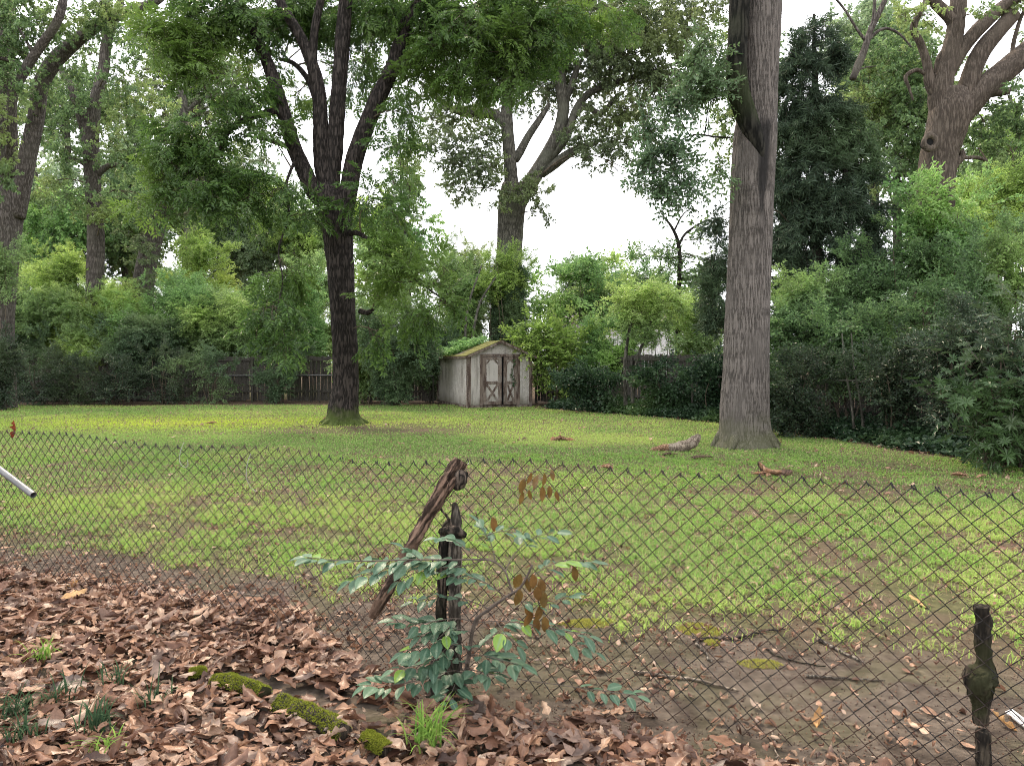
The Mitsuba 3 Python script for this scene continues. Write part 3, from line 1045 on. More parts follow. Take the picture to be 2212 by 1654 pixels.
# front wall is split round the door opening
D0, D1, DH = .50, 1.86, 1.78
shed_put('wall', panel_wall((0, 0), (D0, 0), SHW), 'shed_paint')
shed_put('wall', panel_wall((D1, 0), (SW, 0), SHW), 'shed_paint')
shed_put('wall', panel_wall((0, SL), (0, 0), SHW), 'shed_paint')
shed_put('wall', panel_wall((SW, 0), (SW, SL), SHW), 'shed_paint')
shed_put('wall', panel_wall((SW, SL), (0, SL), SHW), 'shed_paint')
for yy in (0.0, SL):
    mb = MB()
    for k in range(12):
        a, b = k * SW / 12 + .006, (k + 1) * SW / 12 - .006
        za, zb = [SHW + SRISE * (1 - abs(2 * q / SW - 1)) for q in (a, b)]
        lo = SHW + .002 if yy or not (D0 < (a + b) / 2 < D1) else SHW - .02
        t = (-.009, -.003) if yy == 0 else (.003, .009)
        v = np.array([[a, yy + t[0], lo], [b, yy + t[0], lo], [b, yy + t[0], zb], [a, yy + t[0], za], [a, yy + t[1], lo], [b, yy + t[1], lo], [b, yy + t[1], zb], [a, yy + t[1], za]])
        f = np.array([[0, 1, 2, 3], [5, 4, 7, 6], [4, 0, 3, 7], [1, 5, 6, 2], [3, 2, 6, 7], [4, 5, 1, 0]])
        mb.add(v, f)
    t0, t1 = (-.003, .02) if yy == 0 else (-.02, .003)
    v = np.array([[0, yy + t0, SHW], [SW, yy + t0, SHW], [SW / 2, yy + t0, SHW + SRISE], [0, yy + t1, SHW], [SW, yy + t1, SHW], [SW / 2, yy + t1, SHW + SRISE]])
    mb.add(v, np.array([[0, 1, 2], [5, 4, 3], [0, 2, 5], [0, 5, 3], [1, 4, 5], [1, 5, 2], [0, 3, 4], [0, 4, 1]]))
    shed_put('gable', mb.mesh(), 'shed_paint')
shed_put('floor', box_mesh([-.01, -.01, -.05], [SW + .01, SL + .01, .075]), 'shed_trim')
for (px_, py_) in ((0, 0), (SW, 0), (0, SL), (SW, SL)):
    sx = -1 if px_ == 0 else 1
    sy = -1 if py_ == 0 else 1
    shed_put('corner_board', box_mesh([min(px_, px_ - sx * .1), py_ + sy * .010 - (.018 if sy < 0 else 0), .07], [max(px_, px_ - sx * .1), py_ + sy * .010 + (.018 if sy > 0 else 0), SHW - .003], .003), 'shed_trim')
    shed_put('corner_board', box_mesh([px_ + (sx * .011 if sx > 0 else -.03), min(py_, py_ - sy * .12) - .018 * (sy < 0), .07], [px_ + (.03 if sx > 0 else -.011), max(py_, py_ - sy * .12) + .018 * (sy > 0), SHW - .006], .003), 'shed_trim')
# roof
ov, oy = .13, .16
for sg in (-1, 1):
    e = np.array([SW / 2 + sg * (SW / 2 + ov), 0, SHW - SRISE * ov / (SW / 2) + .012])
    c = np.array([SW / 2, 0, SHW + SRISE + .012])
    a = unit(c - e)
    nn = np.array([-a[2] * sg, 0, a[0] * sg]) * -1
    nn = nn if nn[2] > 0 else -nn
    Ls = np.linalg.norm(c - e)
    rows = 9
    deck = MB()
    v = np.array([[*(e + nn * q)] for q in (0, .022)] + [[*(c + nn * q)] for q in (0, .022)])
    vv = np.vstack([v + [0, -oy, 0], v + [0, SL + oy, 0]])
    h = trimesh.convex.convex_hull(vv)
    rf = shed_put('roof', (np.array(h.vertices), np.array(h.faces)), 'shed_roof')
    rr = rng_of(60 + sg)
    for k in range(rows):
        o = e + a * Ls * k / rows
        y_ = -oy - .02
        while y_ < SL + oy:
            w_ = rr.uniform(.22, .34)
            y2 = min(y_ + w_ - .008, SL + oy + .02)
            b0 = o - a * .012 + nn * (.024 + rr.uniform(0, .004))
            b1 = o + a * (Ls / rows + .04 if k < rows - 1 else Ls / rows - .002)
            q = np.array([b0, b1 + nn * .0235, b0 + nn * .012, b1 + nn * .029])
            h = trimesh.convex.convex_hull(np.vstack([q + [0, y_, 0], q + [0, y2, 0]]))
            shed_put('shingle', (np.array(h.vertices), np.array(h.faces)), 'shed_roof', rf)
            y_ += w_
    # barge board and eave board
    shed_put('barge_board', board(e + [0, -oy - .026, -.03], c + [0, -oy - .026, -.03], .075, .018, nn), 'shed_trim')
    shed_put('eave_board', board(e + [sg * .012, -oy, -.025], e + [sg * .012, SL + oy, -.025], .06, .016, (0, 0, 1)), 'shed_trim')
# door frame
shed_put('door_trim', box_mesh([D0 - .07, -.034, .07], [D0 + .035, -.010, DH + .1], .003), 'shed_trim')
shed_put('door_trim', box_mesh([D1 - .035, -.034, .07], [D1 + .07, -.010, DH + .1], .003), 'shed_trim')
shed_put('door_trim', box_mesh([D0 + .037, -.036, DH + .012], [D1 - .037, -.010, DH + .105], .003), 'shed_trim')
shed_put('door_back', box_mesh([D0 + .03, .03, .08], [D1 - .03, .05, SHW - .01]), 'dark_inside')


def shed_door(x0, x1, hinge_left, ajar):
    d = key_of(shed + '__door')
    w = x1 - x0
    z0, z1 = .09, DH
    st = .125

    def place(m):
        v, f = m
        v = np.asarray(v).copy()
        if hinge_left:
            v = rotz(v, -ajar, (x0, 0, 0))
        else:
            v = rotz(v - [w, 0, 0], ajar, (x1, 0, 0))
        return shed_v(v), f

    def dp(name, m, mat):
        put(name, place(m), mat, d)
    dp('panel', box_mesh([.01, -.012, z0], [w - .01, .006, z1]), 'shed_paint')
    for a in (0, w - st):
        dp('stile', box_mesh([a, -.040, z0], [a + st, -.013, z1], .003), 'shed_trim')
    mid = z0 + .78
    for a, b in ((z0, z0 + .12), (mid - .05, mid + .05), (z1 - .1, z1)):
        dp('rail', box_mesh([st + .001, -.037, a], [w - st - .001, -.013, b], .003), 'shed_trim')
    iw0, iw1, b0, b1 = st + .02, w - st - .02, z0 + .14, mid - .07
    dp('brace', board((iw0, -.024, b0), (iw1, -.024, b1), .075, .02), 'shed_trim')
    dp('brace', board((iw0, -.031, b1), (iw1, -.031, b0), .075, .012), 'shed_trim')
    for a, sg in ((st, 1), (w - st, -1)):
        dp('corner_block', board((a, -.026, z1 - .24), (a + sg * .13, -.026, z1 - .105), .05, .02), 'shed_trim')
    return d


DM = 1.255
shed_door(D0 + .04, DM - .03, True, .05)
shed_door(DM + .035, D1 - .04, False, .09)
lt = board((DM - .12, -.062, .95), (DM - .02, -.062, .95), .03, .012)
shed_put('latch', lt, 'shed_trim')

# house glimpsed through the trees
scene['white_wall'] = two({'type': 'principled', 'base_color': {'type': 'rgb', 'value': (.78, .78, .78)}, 'roughness': .7})
diffuse_proc('house_roof', lambda p, n, uv: mix((.16, .14, .13), (.26, .235, .22), fbm(p.x * 3, p.y * 3, p.z * 8, 2)), .9, .2)
diffuse_proc('brick', lambda p, n, uv: mix((.32, .14, .09), (.45, .22, .15), fbm(p.x * 9, p.y * 9, p.z * 18, 2)), .9, .2)
scene['window_glass'] = two({'type': 'principled', 'base_color': {'type': 'rgb', 'value': (.03, .035, .04)}, 'roughness': .08})
hs = thing('house', 'white house with low roof and brick chimney glimpsed through the trees beyond the right fence', 'house')
HX, HY = at(1400, 0, 52)[0], 52.0
put('wall', box_mesh([HX - 6, HY, 0], [HX + 5, HY + 7, 4.4]), 'white_wall', hs)
rf = trimesh.convex.convex_hull(np.array([[HX - 6.4, HY - .5, 4.3], [HX + 5.4, HY - .5, 4.3], [HX - 6.4, HY + 7.5, 4.3], [HX + 5.4, HY + 7.5, 4.3], [HX - 6.4, HY + 3.5, 6.0], [HX + 5.4, HY + 3.5, 6.0]]))
r_ = put('roof', (np.array(rf.vertices), np.array(rf.faces)), 'house_roof', hs)
put('chimney', box_mesh([HX - 1.9, HY + 2.6, 5], [HX - 1.0, HY + 3.3, 6.8]), 'brick', r_)
for wx0 in (-4.6, -1.6, 2.4):
    w_ = put('window', box_mesh([HX + wx0, HY - .03, 1.1], [HX + wx0 + 1.1, HY - .004, 2.4]), 'window_glass', hs)
    put('frame', box_mesh([HX + wx0 - .08, HY - .05, 2.402], [HX + wx0 + 1.18, HY - .002, 2.5]), 'white_wall', w_)
    put('frame', box_mesh([HX + wx0 - .08, HY - .05, 1.0], [HX + wx0 + 1.18, HY - .002, 1.098]), 'white_wall', w_)

# dark post with a pale cap rising above the right fence
pc = thing('gate_post', 'dark square post with pale cap rising above the overgrown right fence', 'post')
c_ = at(1950, 760, 19.0)
put('shaft', box_mesh([c_[0] - .17, 18.83, 0], [c_[0] + .17, 19.17, c_[2] + .2], .02), 'bark_dark', pc)
cap = trimesh.convex.convex_hull(np.array([[c_[0] + a, 19 + b, c_[2] + .203] for a in (-.24, .24) for b in (-.24, .24)] + [[c_[0] + a, 19 + b, c_[2] + .33] for a in (-.1, .1) for b in (-.1, .1)]))
scene['pale_stone'] = two({'type': 'principled', 'base_color': {'type': 'rgb', 'value': (.55, .54, .52)}, 'roughness': .8})
put('cap', (np.array(cap.vertices), np.array(cap.faces)), 'pale_stone', pc)

# ------------------------------------------------------------------ chain-link fences
def wire_fn(p, n, uv):
    return mix((0.010, 0.009, 0.009), (0.045, 0.025, 0.018), smoothstep(.4, .7, fbm(p.x * 5, p.y * 5, p.z * 5, 2)))


diffuse_proc('wire', wire_fn, .65, .4)
scene['galvanised'] = two({'type': 'principled', 'base_color': proc(lambda p, n, uv: mix((.10, .10, .105), (.20, .20, .205), fbm(p.x * 14, p.y * 14, p.z * 14, 3))), 'roughness': .5, 'metallic': .5})
scene['bright_wire'] = two({'type': 'principled', 'base_color': {'type': 'rgb', 'value': (.30, .30, .27)}, 'roughness': .45, 'metallic': .3})


def chain_link(root, A, B, top, bottom, cell, wire_r, sag, lean, seed, sides=5):
    """Zigzag wires, each hooked into its neighbour; A, B plan ends."""
    A, B = np.array([*A, 0.0]), np.array([*B, 0.0])
    L = np.linalg.norm(B - A)
    u = (B - A) / L
    nrm = np.array([u[1], -u[0], 0])
    if nrm[1] > 0:
        nrm = -nrm
    n = int(L / cell)
    r = rng_of(seed)
    for k in range(n):
        m = int(round((top - bottom) / cell))
        z = bottom + np.arange(m + 1) * (top - bottom) / m
        side = (np.arange(m + 1) + k) % 2
        d = (k + side + (.5 - side) * -.06) * cell
        off = np.where(side == 1, 1.0, -1.0) * wire_r * 1.1
        pts = np.stack([d, off, z], 1)
        # between corners, small bows so that the wires pass over one another
        mid = (pts[:-1] + pts[1:]) / 2
        full = np.empty((2 * m + 1, 3))
        full[0::2], full[1::2] = pts, mid
        full[1::2, 1] *= .2
        top_z = full[:, 2] / top
        gp_ = A + u * full[:, :1]
        gz = height(gp_[:, 0], gp_[:, 1])
        w = sag(full[:, 0])
        P = gp_ + nrm * (full[:, 1:2] + (lean(full[:, 0]) * top_z ** 2)[:, None])
        jx = meshkit.noise(np.stack([full[:, 0] * 3, full[:, 2] * 3, 0 * full[:, 0]], 1), seed) - .5
        P = P + u * (jx * .03)[:, None]
        P[:, 2] = gz * (1 - top_z) + full[:, 2] * w
        P[-1] += r.normal(size=3) * [.004, .004, .003]
        knuckle = P[-1] + u * .010 + [0, 0, -.016] + nrm * .006
        put('wire', tube(np.vstack([P, P[-1] + [0, 0, .006], knuckle]), wire_r, sides, True), 'wire', root, smooth=True)


near = thing('chain_link_fence', 'rusty sagging chain link fence without top rail crossing the foreground', 'fence')
FX0, FX1 = -4.6, 2.6
fa, fb = (FX0, FA + FB * FX0), (FX1, FA + FB * FX1)
uL = math.hypot(1, FB)


def sag_near(d):
    x = FX0 + d / uL
    return np.interp(x, [-4.6, -3.7, -2.6, -1.3, -.55, -.36, -.15, .1, .6, 1.2, 1.9, 2.6], [1.02, 1.01, .985, .965, .962, .975, .985, 1.0, 1.005, .995, 1.0, .985]) + .012 * np.sin(d * 4.1)


chain_link(near, fa, fb, 1.125, -.02, .0412, .0023, sag_near, lambda d: .05 * np.sin(d * 1.3) + .03 * np.sin(d * 2.9 + 1), 3)
# loose tie wires
put('tie_wire', tube(catmull([at(396, 955, 4.68), at(388, 975, 4.66), at(386, 998, 4.64), at(396, 1010, 4.63), at(404, 1005, 4.64), at(402, 992, 4.65)], .02), .0017, 5), 'bright_wire', near, smooth=True, label='pale hooked loose wire')
put('tie_wire', tube(catmull([at(318 + 222, 980, 4.4), at(533, 1000, 4.38), at(530, 1030, 4.36), at(540, 1055, 4.36), at(552, 1062, 4.36)], .02), .0017, 5), 'bright_wire', near, smooth=True, label='pale curved loose wire')
put('tie_wire', tube(catmull([at(966, 1003, 3.72), at(985, 1006, 3.6), at(1003, 1012, 3.62), at(1008, 1020, 3.7)], .02), .0022, 5), 'bright_wire', near, smooth=True)
put('tie_wire', tube(catmull([at(975, 1045, 3.72), at(990, 1022, 3.6), at(1001, 1014, 3.6), at(1012, 1000, 3.68)], .02), .0019, 5), 'bright_wire', near, smooth=True)

back = thing('chain_link_fence', 'dark old wire fence with pipe rail in the shade before the right board fence', 'fence')
chain_link(back, (7.0, 18.0), (8.6, 13.6), 1.2, .1, .06, .004, lambda d: 1 + 0 * d, lambda d: 0 * d, 4, 4)
put('top_rail', tube(np.array([[7.0 - 1.7, 22.6, 1.2], [7.0, 18.0, 1.2], [8.6, 13.6, 1.2], [9.0, 12.5, 1.2]]), .024, 8), 'fence_wood', back, smooth=True)
for q in ((5.3, 22.6), (7.0, 18.0), (7.9, 15.5), (8.6, 13.6)):
    put('post', tube(np.array([[*q, -.1], [*q, .6], [*q, 1.24]]), .028, 8), 'fence_wood', back, smooth=True)
rail = thing('pipe_rail', 'thin grey pipe rail of an old wire fence in front of the left board fence', 'rail')
put('pipe', tube(np.array([[gx(500), 30.4, 1.08], [gx(700), 30.4, 1.1], [gx(940), 30.3, 1.08]]), .022, 6), 'galvanised', rail, smooth=True)
for q in (500, 600, 700, 830, 940):
    put('post', tube(np.array([[gx(q), 30.42, -.1], [gx(q), 30.42, 1.12]]), .026, 6), 'fence_wood', rail, smooth=True)


# ------------------------------------------------------------------ trees
def flare(x, base_y, w0, w1, depth):
    """Extra rows that widen a trunk towards the ground: returns rows from below ground up."""
    return [(x, base_y + 12, w0 * 1.9, depth), (x, base_y - 2, w0 * 1.62, depth), (x, base_y - 14, w0 * 1.28, depth), (x, base_y - 40, w0 * 1.06, depth)]


def roots(root, foot, r0, n, seed, mat, reach=1.0):
    """Buttress roots spreading from the foot of a trunk."""
    r = rng_of(seed)
    for k in range(n):
        a = 2 * np.pi * (k + r.uniform(-.3, .3)) / n
        d = np.array([math.cos(a), math.sin(a), 0])
        L = reach * r.uniform(.75, 1.2)
        pts = [foot + d * r0 * .55 + [0, 0, .42], foot + d * r0 * .95 + [0, 0, .16], foot + d * (r0 + .25 * L) + [0, 0, .07], foot + d * (r0 + .62 * L) + [0, 0, -.05]]
        q = catmull(pts, .06)
        put('root', tube(q, np.interp(np.linspace(0, 1, len(q)), [0, .5, 1], [r0 * .2, r0 * .2, .04]), 9, True, bark_bumps(seed + k, .1, 3)), mat, root, smooth=True)


# bark with moss at the foot and a dark wet stain below the crotch
def big_bark(p, n, uv):
    r = dr.abs(2 * fbm(p.x * 36, p.y * 36, p.z * 2.6, 3) - 1) * .7 + .3 * dr.abs(2 * fbm(p.x * 70, p.y * 70, p.z * 11, 2) - 1)
    c = mix((0.050, 0.044, 0.040), (0.163, 0.143, 0.130), smoothstep(0.02, 0.34, r))
    c = mix(c, (0.115, 0.102, 0.093), .6 * smoothstep(.45, .75, fbm(p.x * 2.2, p.y * 2.2, p.z * 1.1, 3)))
    # stain: runs down from the old limb's crotch
    cx = STX + .05 * fbm(p.z * 1.5, 0.0, 0.0, 2)
    w = .05 + .06 * smoothstep(4.5, 5.7, p.z)
    st = smoothstep(w * 1.7, w * .5, dr.abs(p.x - cx) + .06 * (fbm(p.x * 12, p.y * 12, p.z * 2, 2) - .5)) * smoothstep(3.6, 5.0, p.z) * smoothstep(6.25, 5.9, p.z) * smoothstep(.2, -.1, p.y - BIGD)
    c = mix(c, (0.017, 0.016, 0.016), .93 * st)
    m = smoothstep(.75, .1, p.z + .5 * (fbm(p.x * 5, p.y * 5, p.z * 5, 2) - .5))
    return mix(c, (0.075, 0.085, 0.03), .5 * m)


def dark_bark_moss(p, n, uv):
    r = dr.abs(2 * fbm(p.x * 26, p.y * 26, p.z * 3.6, 3) - 1)
    c = mix((0.012, 0.010, 0.009), (0.058, 0.048, 0.043), smoothstep(0.02, 0.42, r))
    m = smoothstep(.55, .05, p.z + .5 * (fbm(p.x * 6, p.y * 6, p.z * 6, 2) - .5))
    return mix(c, (0.07, 0.10, 0.02), .75 * m)


BIGD = 14.6
STX = float(at(1628, 300, BIGD)[0])
diffuse_proc('bark_big', big_bark, .9, .2, bark_bump(36, .075, .022))
diffuse_proc('bark_moss', dark_bark_moss, .9, .2, bark_bump(17, .14, .03))
diffuse_proc('bark_black', bark_fn((0.008, 0.008, 0.007), (0.036, 0.034, 0.028), (0.03, 0.04, 0.016), 16, .13), .95, .15, bark_bump(16, .13, .02))

PD = 20.0
pec = make_tree(
    'pecan_tree', 'dark barked pecan tree with mossy foot standing on the lawn left of the shed', 'tree',
    [('trunk', flare(741, 918, 62, 56, PD) + [(747, 820, 57), (744, 720, 55), (739, 620, 56), (734, 540, 60), (728, 480, 68), (718, 440, 66), (704, 405, 50)]),
     ('limb', [(712, 440, 40), (682, 418, 36.8), (655, 360, 33.6), (636, 315, 32), (610, 225, 29.6), (586, 150, 25.6), (555, 80, 23.2), (530, 30, 20.8), (505, -60, 17)]),
     ('limb', [(712, 440, 38.4), (704, 390, 36.8), (697, 340, 35.2), (696, 270, 32), (692, 200, 28.8), (676, 138, 26.4), (652, 84, 23.2), (618, 28, 20.8), (600, -20, 19.2)]),
     ('limb', [(680, 140, 19.2), (682, 98, 17.6), (688, 55, 17), (701, 0, 15.3), (712, -50, 12.8)]),
     ('limb', [(722, 470, 40), (718, 400, 38.4), (727, 310, 36.8), (735, 210, 33.6), (743, 110, 32), (752, 0, 28.8), (760, -80, 24)]),
     ('limb', [(735, 490, 43.2), (750, 440, 40), (767, 354, 38.4), (790, 287, 36.8), (820, 216, 36), (848, 159, 32), (864, 108, 29.6), (882, 60, 28), (918, 5, 24), (950, -60, 19.2)]),
     ('limb', [(845, 168, 24), (858, 158, 23.2), (886, 141, 21.6), (920, 117, 20), (968, 66, 17.6), (1024, 26, 16.1), (1068, 14, 12.8)]),
     ('limb', [(872, 140, 11.9), (905, 126, 10.2), (945, 132, 7.6), (985, 155, 5.1)]),
     ('limb', [(760, 506, 11.9, 19.8), (781, 508, 10.2, 19.3), (838, 552, 7.6, 18.8), (879, 589, 6, 18.4), (930, 628, 4.2, 18.1), (965, 650, 3.4, 18)]),
     ('limb', [(608, 242, 15.3), (570, 252, 13.6, 19.8), (527, 267, 11.9, 19.5), (499, 287, 11, 19.3), (483, 324, 10.2, 19.2), (452, 358, 8.5, 19), (412, 375, 6.8, 18.8), (388, 415, 4.2, 18.8)]),
     ('limb', [(630, 322, 11.9), (600, 312, 10.2), (570, 303, 7.6), (535, 298, 5.1)]),
     ('limb', [(690, 235, 13.6, 20.3), (670, 180, 11.9, 20.8), (640, 145, 10.2, 21.2), (610, 135, 7.6, 21.6)]),
     ('limb', [(648, 335, 7.6, 20), (622, 400, 6, 19.4), (626, 470, 5.1, 18.9), (604, 540, 3.4, 18.5), (612, 610, 2.5, 18.3), (592, 690, 1.7, 18.2)]),
     ('limb', [(778, 672, 12, 19.7), (795, 676, 11, 19.6), (806, 668, 9, 19.5)])],
    PD, 'bark_moss', 40,
    blobs=[(400, 60, 19, 95, 75), (480, 30, 19.5, 90, 80), (330, 110, 18.5, 60, 60, .8), (450, 150, 19, 80, 60), (560, 70, 20, 80, 70, .8), (510, 200, 19, 80, 55, .9),
           (600, 20, 21, 90, 60), (660, 40, 21.5, 80, 60), (720, 30, 22, 70, 55), (790, 50, 21, 80, 60), (800, 130, 21, 55, 50, .7), (850, 30, 20, 80, 60), (940, 40, 20, 90, 60),
           (960, 110, 19.5, 90, 60), (900, 190, 20, 70, 45, .7), (1020, 60, 19, 90, 70), (1080, 120, 19, 80, 70), (1030, 170, 19.5, 70, 50), (1110, 190, 19, 55, 45, .8), (1150, 60, 19, 80, 70, .8),
           (1130, -20, 19, 100, 60), (1230, 40, 19.5, 80, 60, .8), (1320, 30, 20, 80, 50, .7), (1000, -10, 20, 120, 60),
           (420, 280, 18.8, 75, 60), (480, 330, 19, 65, 55), (370, 350, 18.6, 60, 65, .9), (430, 420, 18.6, 70, 55), (340, 430, 18.5, 50, 50, .8), (540, 370, 19, 60, 55), (590, 300, 19, 50, 45, .8),
           (520, 440, 18.8, 60, 45, .8), (620, 400, 18.6, 50, 50, .8), (660, 470, 19, 45, 40, .8), (850, 330, 19.5, 45, 70, .6), (880, 250, 19.5, 55, 50, .6), (800, 430, 19, 55, 60, .7), (850, 480, 18.6, 50, 50, .6),
           (690, 110, 22, 45, 50, .6), (760, 180, 22.5, 50, 60, .5), (820, 70, 22, 50, 60, .8), (640, 210, 22, 40, 50, .5), (710, 220, 23, 40, 50, .35), (570, 160, 21, 50, 50, .7), (870, 100, 22, 50, 50, .8), (980, 60, 21, 70, 50, .8), (930, 150, 21, 60, 45, .7), (1060, 50, 20.5, 80, 60), (1180, 110, 20, 60, 50, .8), (610, 560, 18.3, 55, 70, .8), (590, 660, 18.2, 60, 60), (620, 740, 18.2, 45, 40, .7), (540, 700, 18.2, 40, 45, .6),
           (840, 560, 18.8, 55, 45), (890, 610, 18.4, 60, 50), (950, 650, 18.1, 55, 50), (900, 680, 18.3, 45, 45), (820, 640, 18.8, 40, 35, .5), (960, 590, 18.3, 30, 40, .6), (815, 715, 19.3, 32, 35, .9)],
    kind='pecan', leaf='leaf_pecan', dens=21, gap=.36, droop=.3, sides=20, step=.14, fine=.10, twig=.016)
roots(pec, at(741, 918, PD), .40, 8, 41, 'bark_moss', .55)

big = make_tree(
    'forest_tree', 'huge straight grey trunk with a blackened mossy limb, right of the fallen log', 'tree',
    [('trunk', [(1612, 985, 160), (1612, 960, 136), (1611, 940, 117), (1610, 915, 108), (1609, 880, 104), (1611, 800, 98), (1613, 700, 95), (1616, 600, 92), (1619, 500, 91), (1622, 400, 91), (1627, 300, 90), (1633, 240, 80), (1636, 160, 78), (1638, 90, 80), (1643, 0, 77), (1650, -120, 74)]),
     ('limb', [(1646, 372, 6, 14.30), (1640, 340, 18, 14.27), (1632, 312, 30, 14.27), (1620, 284, 40, 14.3), (1604, 246, 46, 14.33), (1591, 205, 46, 14.33), (1586, 150, 44, 14.3), (1588, 90, 42, 14.3), (1592, 0, 44, 14.3), (1592, -110, 42, 14.3)])],
    BIGD, 'bark_big', 50, sides=64, step=.05, fine=.035, amp=.03)
lk = [k for k in scene if k == big + '__limb'][0]
scene[lk]['bsdf'] = {'type': 'ref', 'id': 'bark_black'}
tag(lk, 'blackened mossy limb')
roots(big, at(1612, 962, BIGD), .50, 6, 52, 'bark_big', .30)
q = catmull(np.array([[*at(1572, 302, 14.5), .02], [*at(1540, 300, 14.2), .017], [*at(1495, 296, 13.9), .014], [*at(1440, 322, 13.7), .010], [*at(1400, 345, 13.6), .006]]), .1)
put('limb', tube(q[:, :3], q[:, 3], 7), 'bark_black', big, smooth=True)
bl = [(1505, 280, 13.9, 45, 40), (1450, 330, 13.7, 45, 35), (1410, 365, 13.6, 35, 35), (1480, 400, 13.7, 35, 40), (1430, 420, 13.7, 28, 40), (1535, 215, 14, 40, 60), (1520, 130, 14, 50, 70, .7), (1460, 210, 13.8, 40, 50, .8), (1400, 280, 13.7, 30, 40, .8), (1550, 350, 14.2, 22, 28, .7)]
crown(big + '__crown', [(at(b[0], b[1], b[2]), (b[3] * b[2] / 1662, b[3] * b[2] / 1662, b[4] * b[2] / 1662), b[5] if len(b) > 5 else 1) for b in bl], 'small', 'leaf_dark', 51, 60, 1.15, .34, .4, .6, q[:, :3], 'bark_black', .008, 4)

OD = 36.0
make_tree(
    'oak_tree', 'spreading olive green oak with pale forking trunk rising behind the shed', 'tree',
    [('trunk', [(1084, 800, 66), (1088, 700, 60), (1096, 600, 56), (1100, 540, 55), (1104, 470, 57), (1108, 430, 60), (1110, 400, 50)]),
     ('limb', [(1106, 440, 40), (1104, 390, 30), (1101, 338, 27), (1095, 270, 26), (1097, 202, 23), (1098, 135, 20), (1098, 40, 16)]),
     ('limb', [(1094, 275, 24), (1080, 260, 24), (1058, 250, 22), (1007, 250, 16), (966, 233, 13), (926, 200, 10), (910, 183, 6)]),
     ('limb', [(1112, 450, 44), (1126, 428, 38), (1152, 388, 34), (1182, 338, 30), (1206, 287, 27), (1216, 236, 26), (1209, 180, 24), (1200, 67, 17)]),
     ('limb', [(1210, 240, 18), (1232, 195, 15), (1250, 140, 11)]),
     ('limb', [(1180, 350, 22), (1220, 304, 20), (1243, 243, 17), (1270, 209, 15), (1324, 186, 12), (1395, 165, 9), (1480, 135, 5)]),
     ('limb', [(1168, 378, 22), (1195, 360, 21), (1220, 341, 20), (1250, 324, 16), (1290, 312, 8)]),
     ('limb', [(1230, 268, 16), (1262, 235, 14), (1295, 250, 12), (1330, 215, 9), (1345, 205, 6)]),
     ('limb', [(1112, 350, 18), (1124, 330, 18), (1142, 297, 16), (1169, 257, 13), (1186, 230, 9)])],
    OD, 'bark_pale', 60,
    blobs=[(970, 330, 35, 50, 40), (1010, 370, 35, 50, 40), (1060, 360, 35, 40, 35, .8), (1040, 300, 35.5, 50, 35, .8), (990, 410, 34.5, 45, 30, .7), (1080, 420, 34.5, 35, 30, .7), (940, 280, 36, 45, 35, .7), (960, 200, 36, 60, 45, .6), (1020, 200, 36, 50, 40, .6),
           (1150, 200, 36, 60, 50, .6), (1200, 120, 36, 70, 50, .8), (1270, 110, 35.5, 70, 50, .8), (1340, 120, 35, 60, 50, .8), (1410, 100, 35, 60, 55, .8), (1480, 90, 35, 60, 60, .7),
           (1280, 170, 35.5, 50, 40, .7), (1300, 260, 35.5, 45, 40, .8), (1250, 290, 35, 45, 40, .8), (1330, 310, 35, 45, 40, .8), (1290, 350, 34.5, 45, 35, .8), (1370, 230, 35, 45, 45, .8), (1430, 190, 35, 50, 45, .8),
           (1160, 420, 34.5, 28, 35, .8), (1170, 460, 34.5, 18, 20, .6), (1080, 140, 36, 60, 50, .6), (1220, 30, 36, 80, 50, .7), (1360, 40, 35, 80, 50, .7), (1500, 20, 35, 80, 50, .6), (1130, 130, 37, 70, 60, .9), (1180, 60, 37, 90, 60), (1260, 60, 37, 90, 60), (1330, 80, 37, 80, 60), (1420, 50, 37, 80, 60), (1180, 180, 37, 50, 50, .8), (1240, 180, 37, 50, 45, .8), (1300, 160, 37, 60, 45, .8), (1380, 150, 36, 60, 50, .9), (1350, 260, 36, 50, 45, .8), (1460, 160, 36, 60, 60, .9), (1400, 300, 35, 40, 40, .7), (1060, 210, 37, 50, 50, .7), (1000, 260, 36, 50, 40, .7), (1380, 380, 34.5, 28, 35, .5), (1130, 390, 35, 30, 25, .6)],
    kind='oak', leaf='leaf_oak', dens=27, gap=.34, twig=.02, sides=14, scale=1.1)

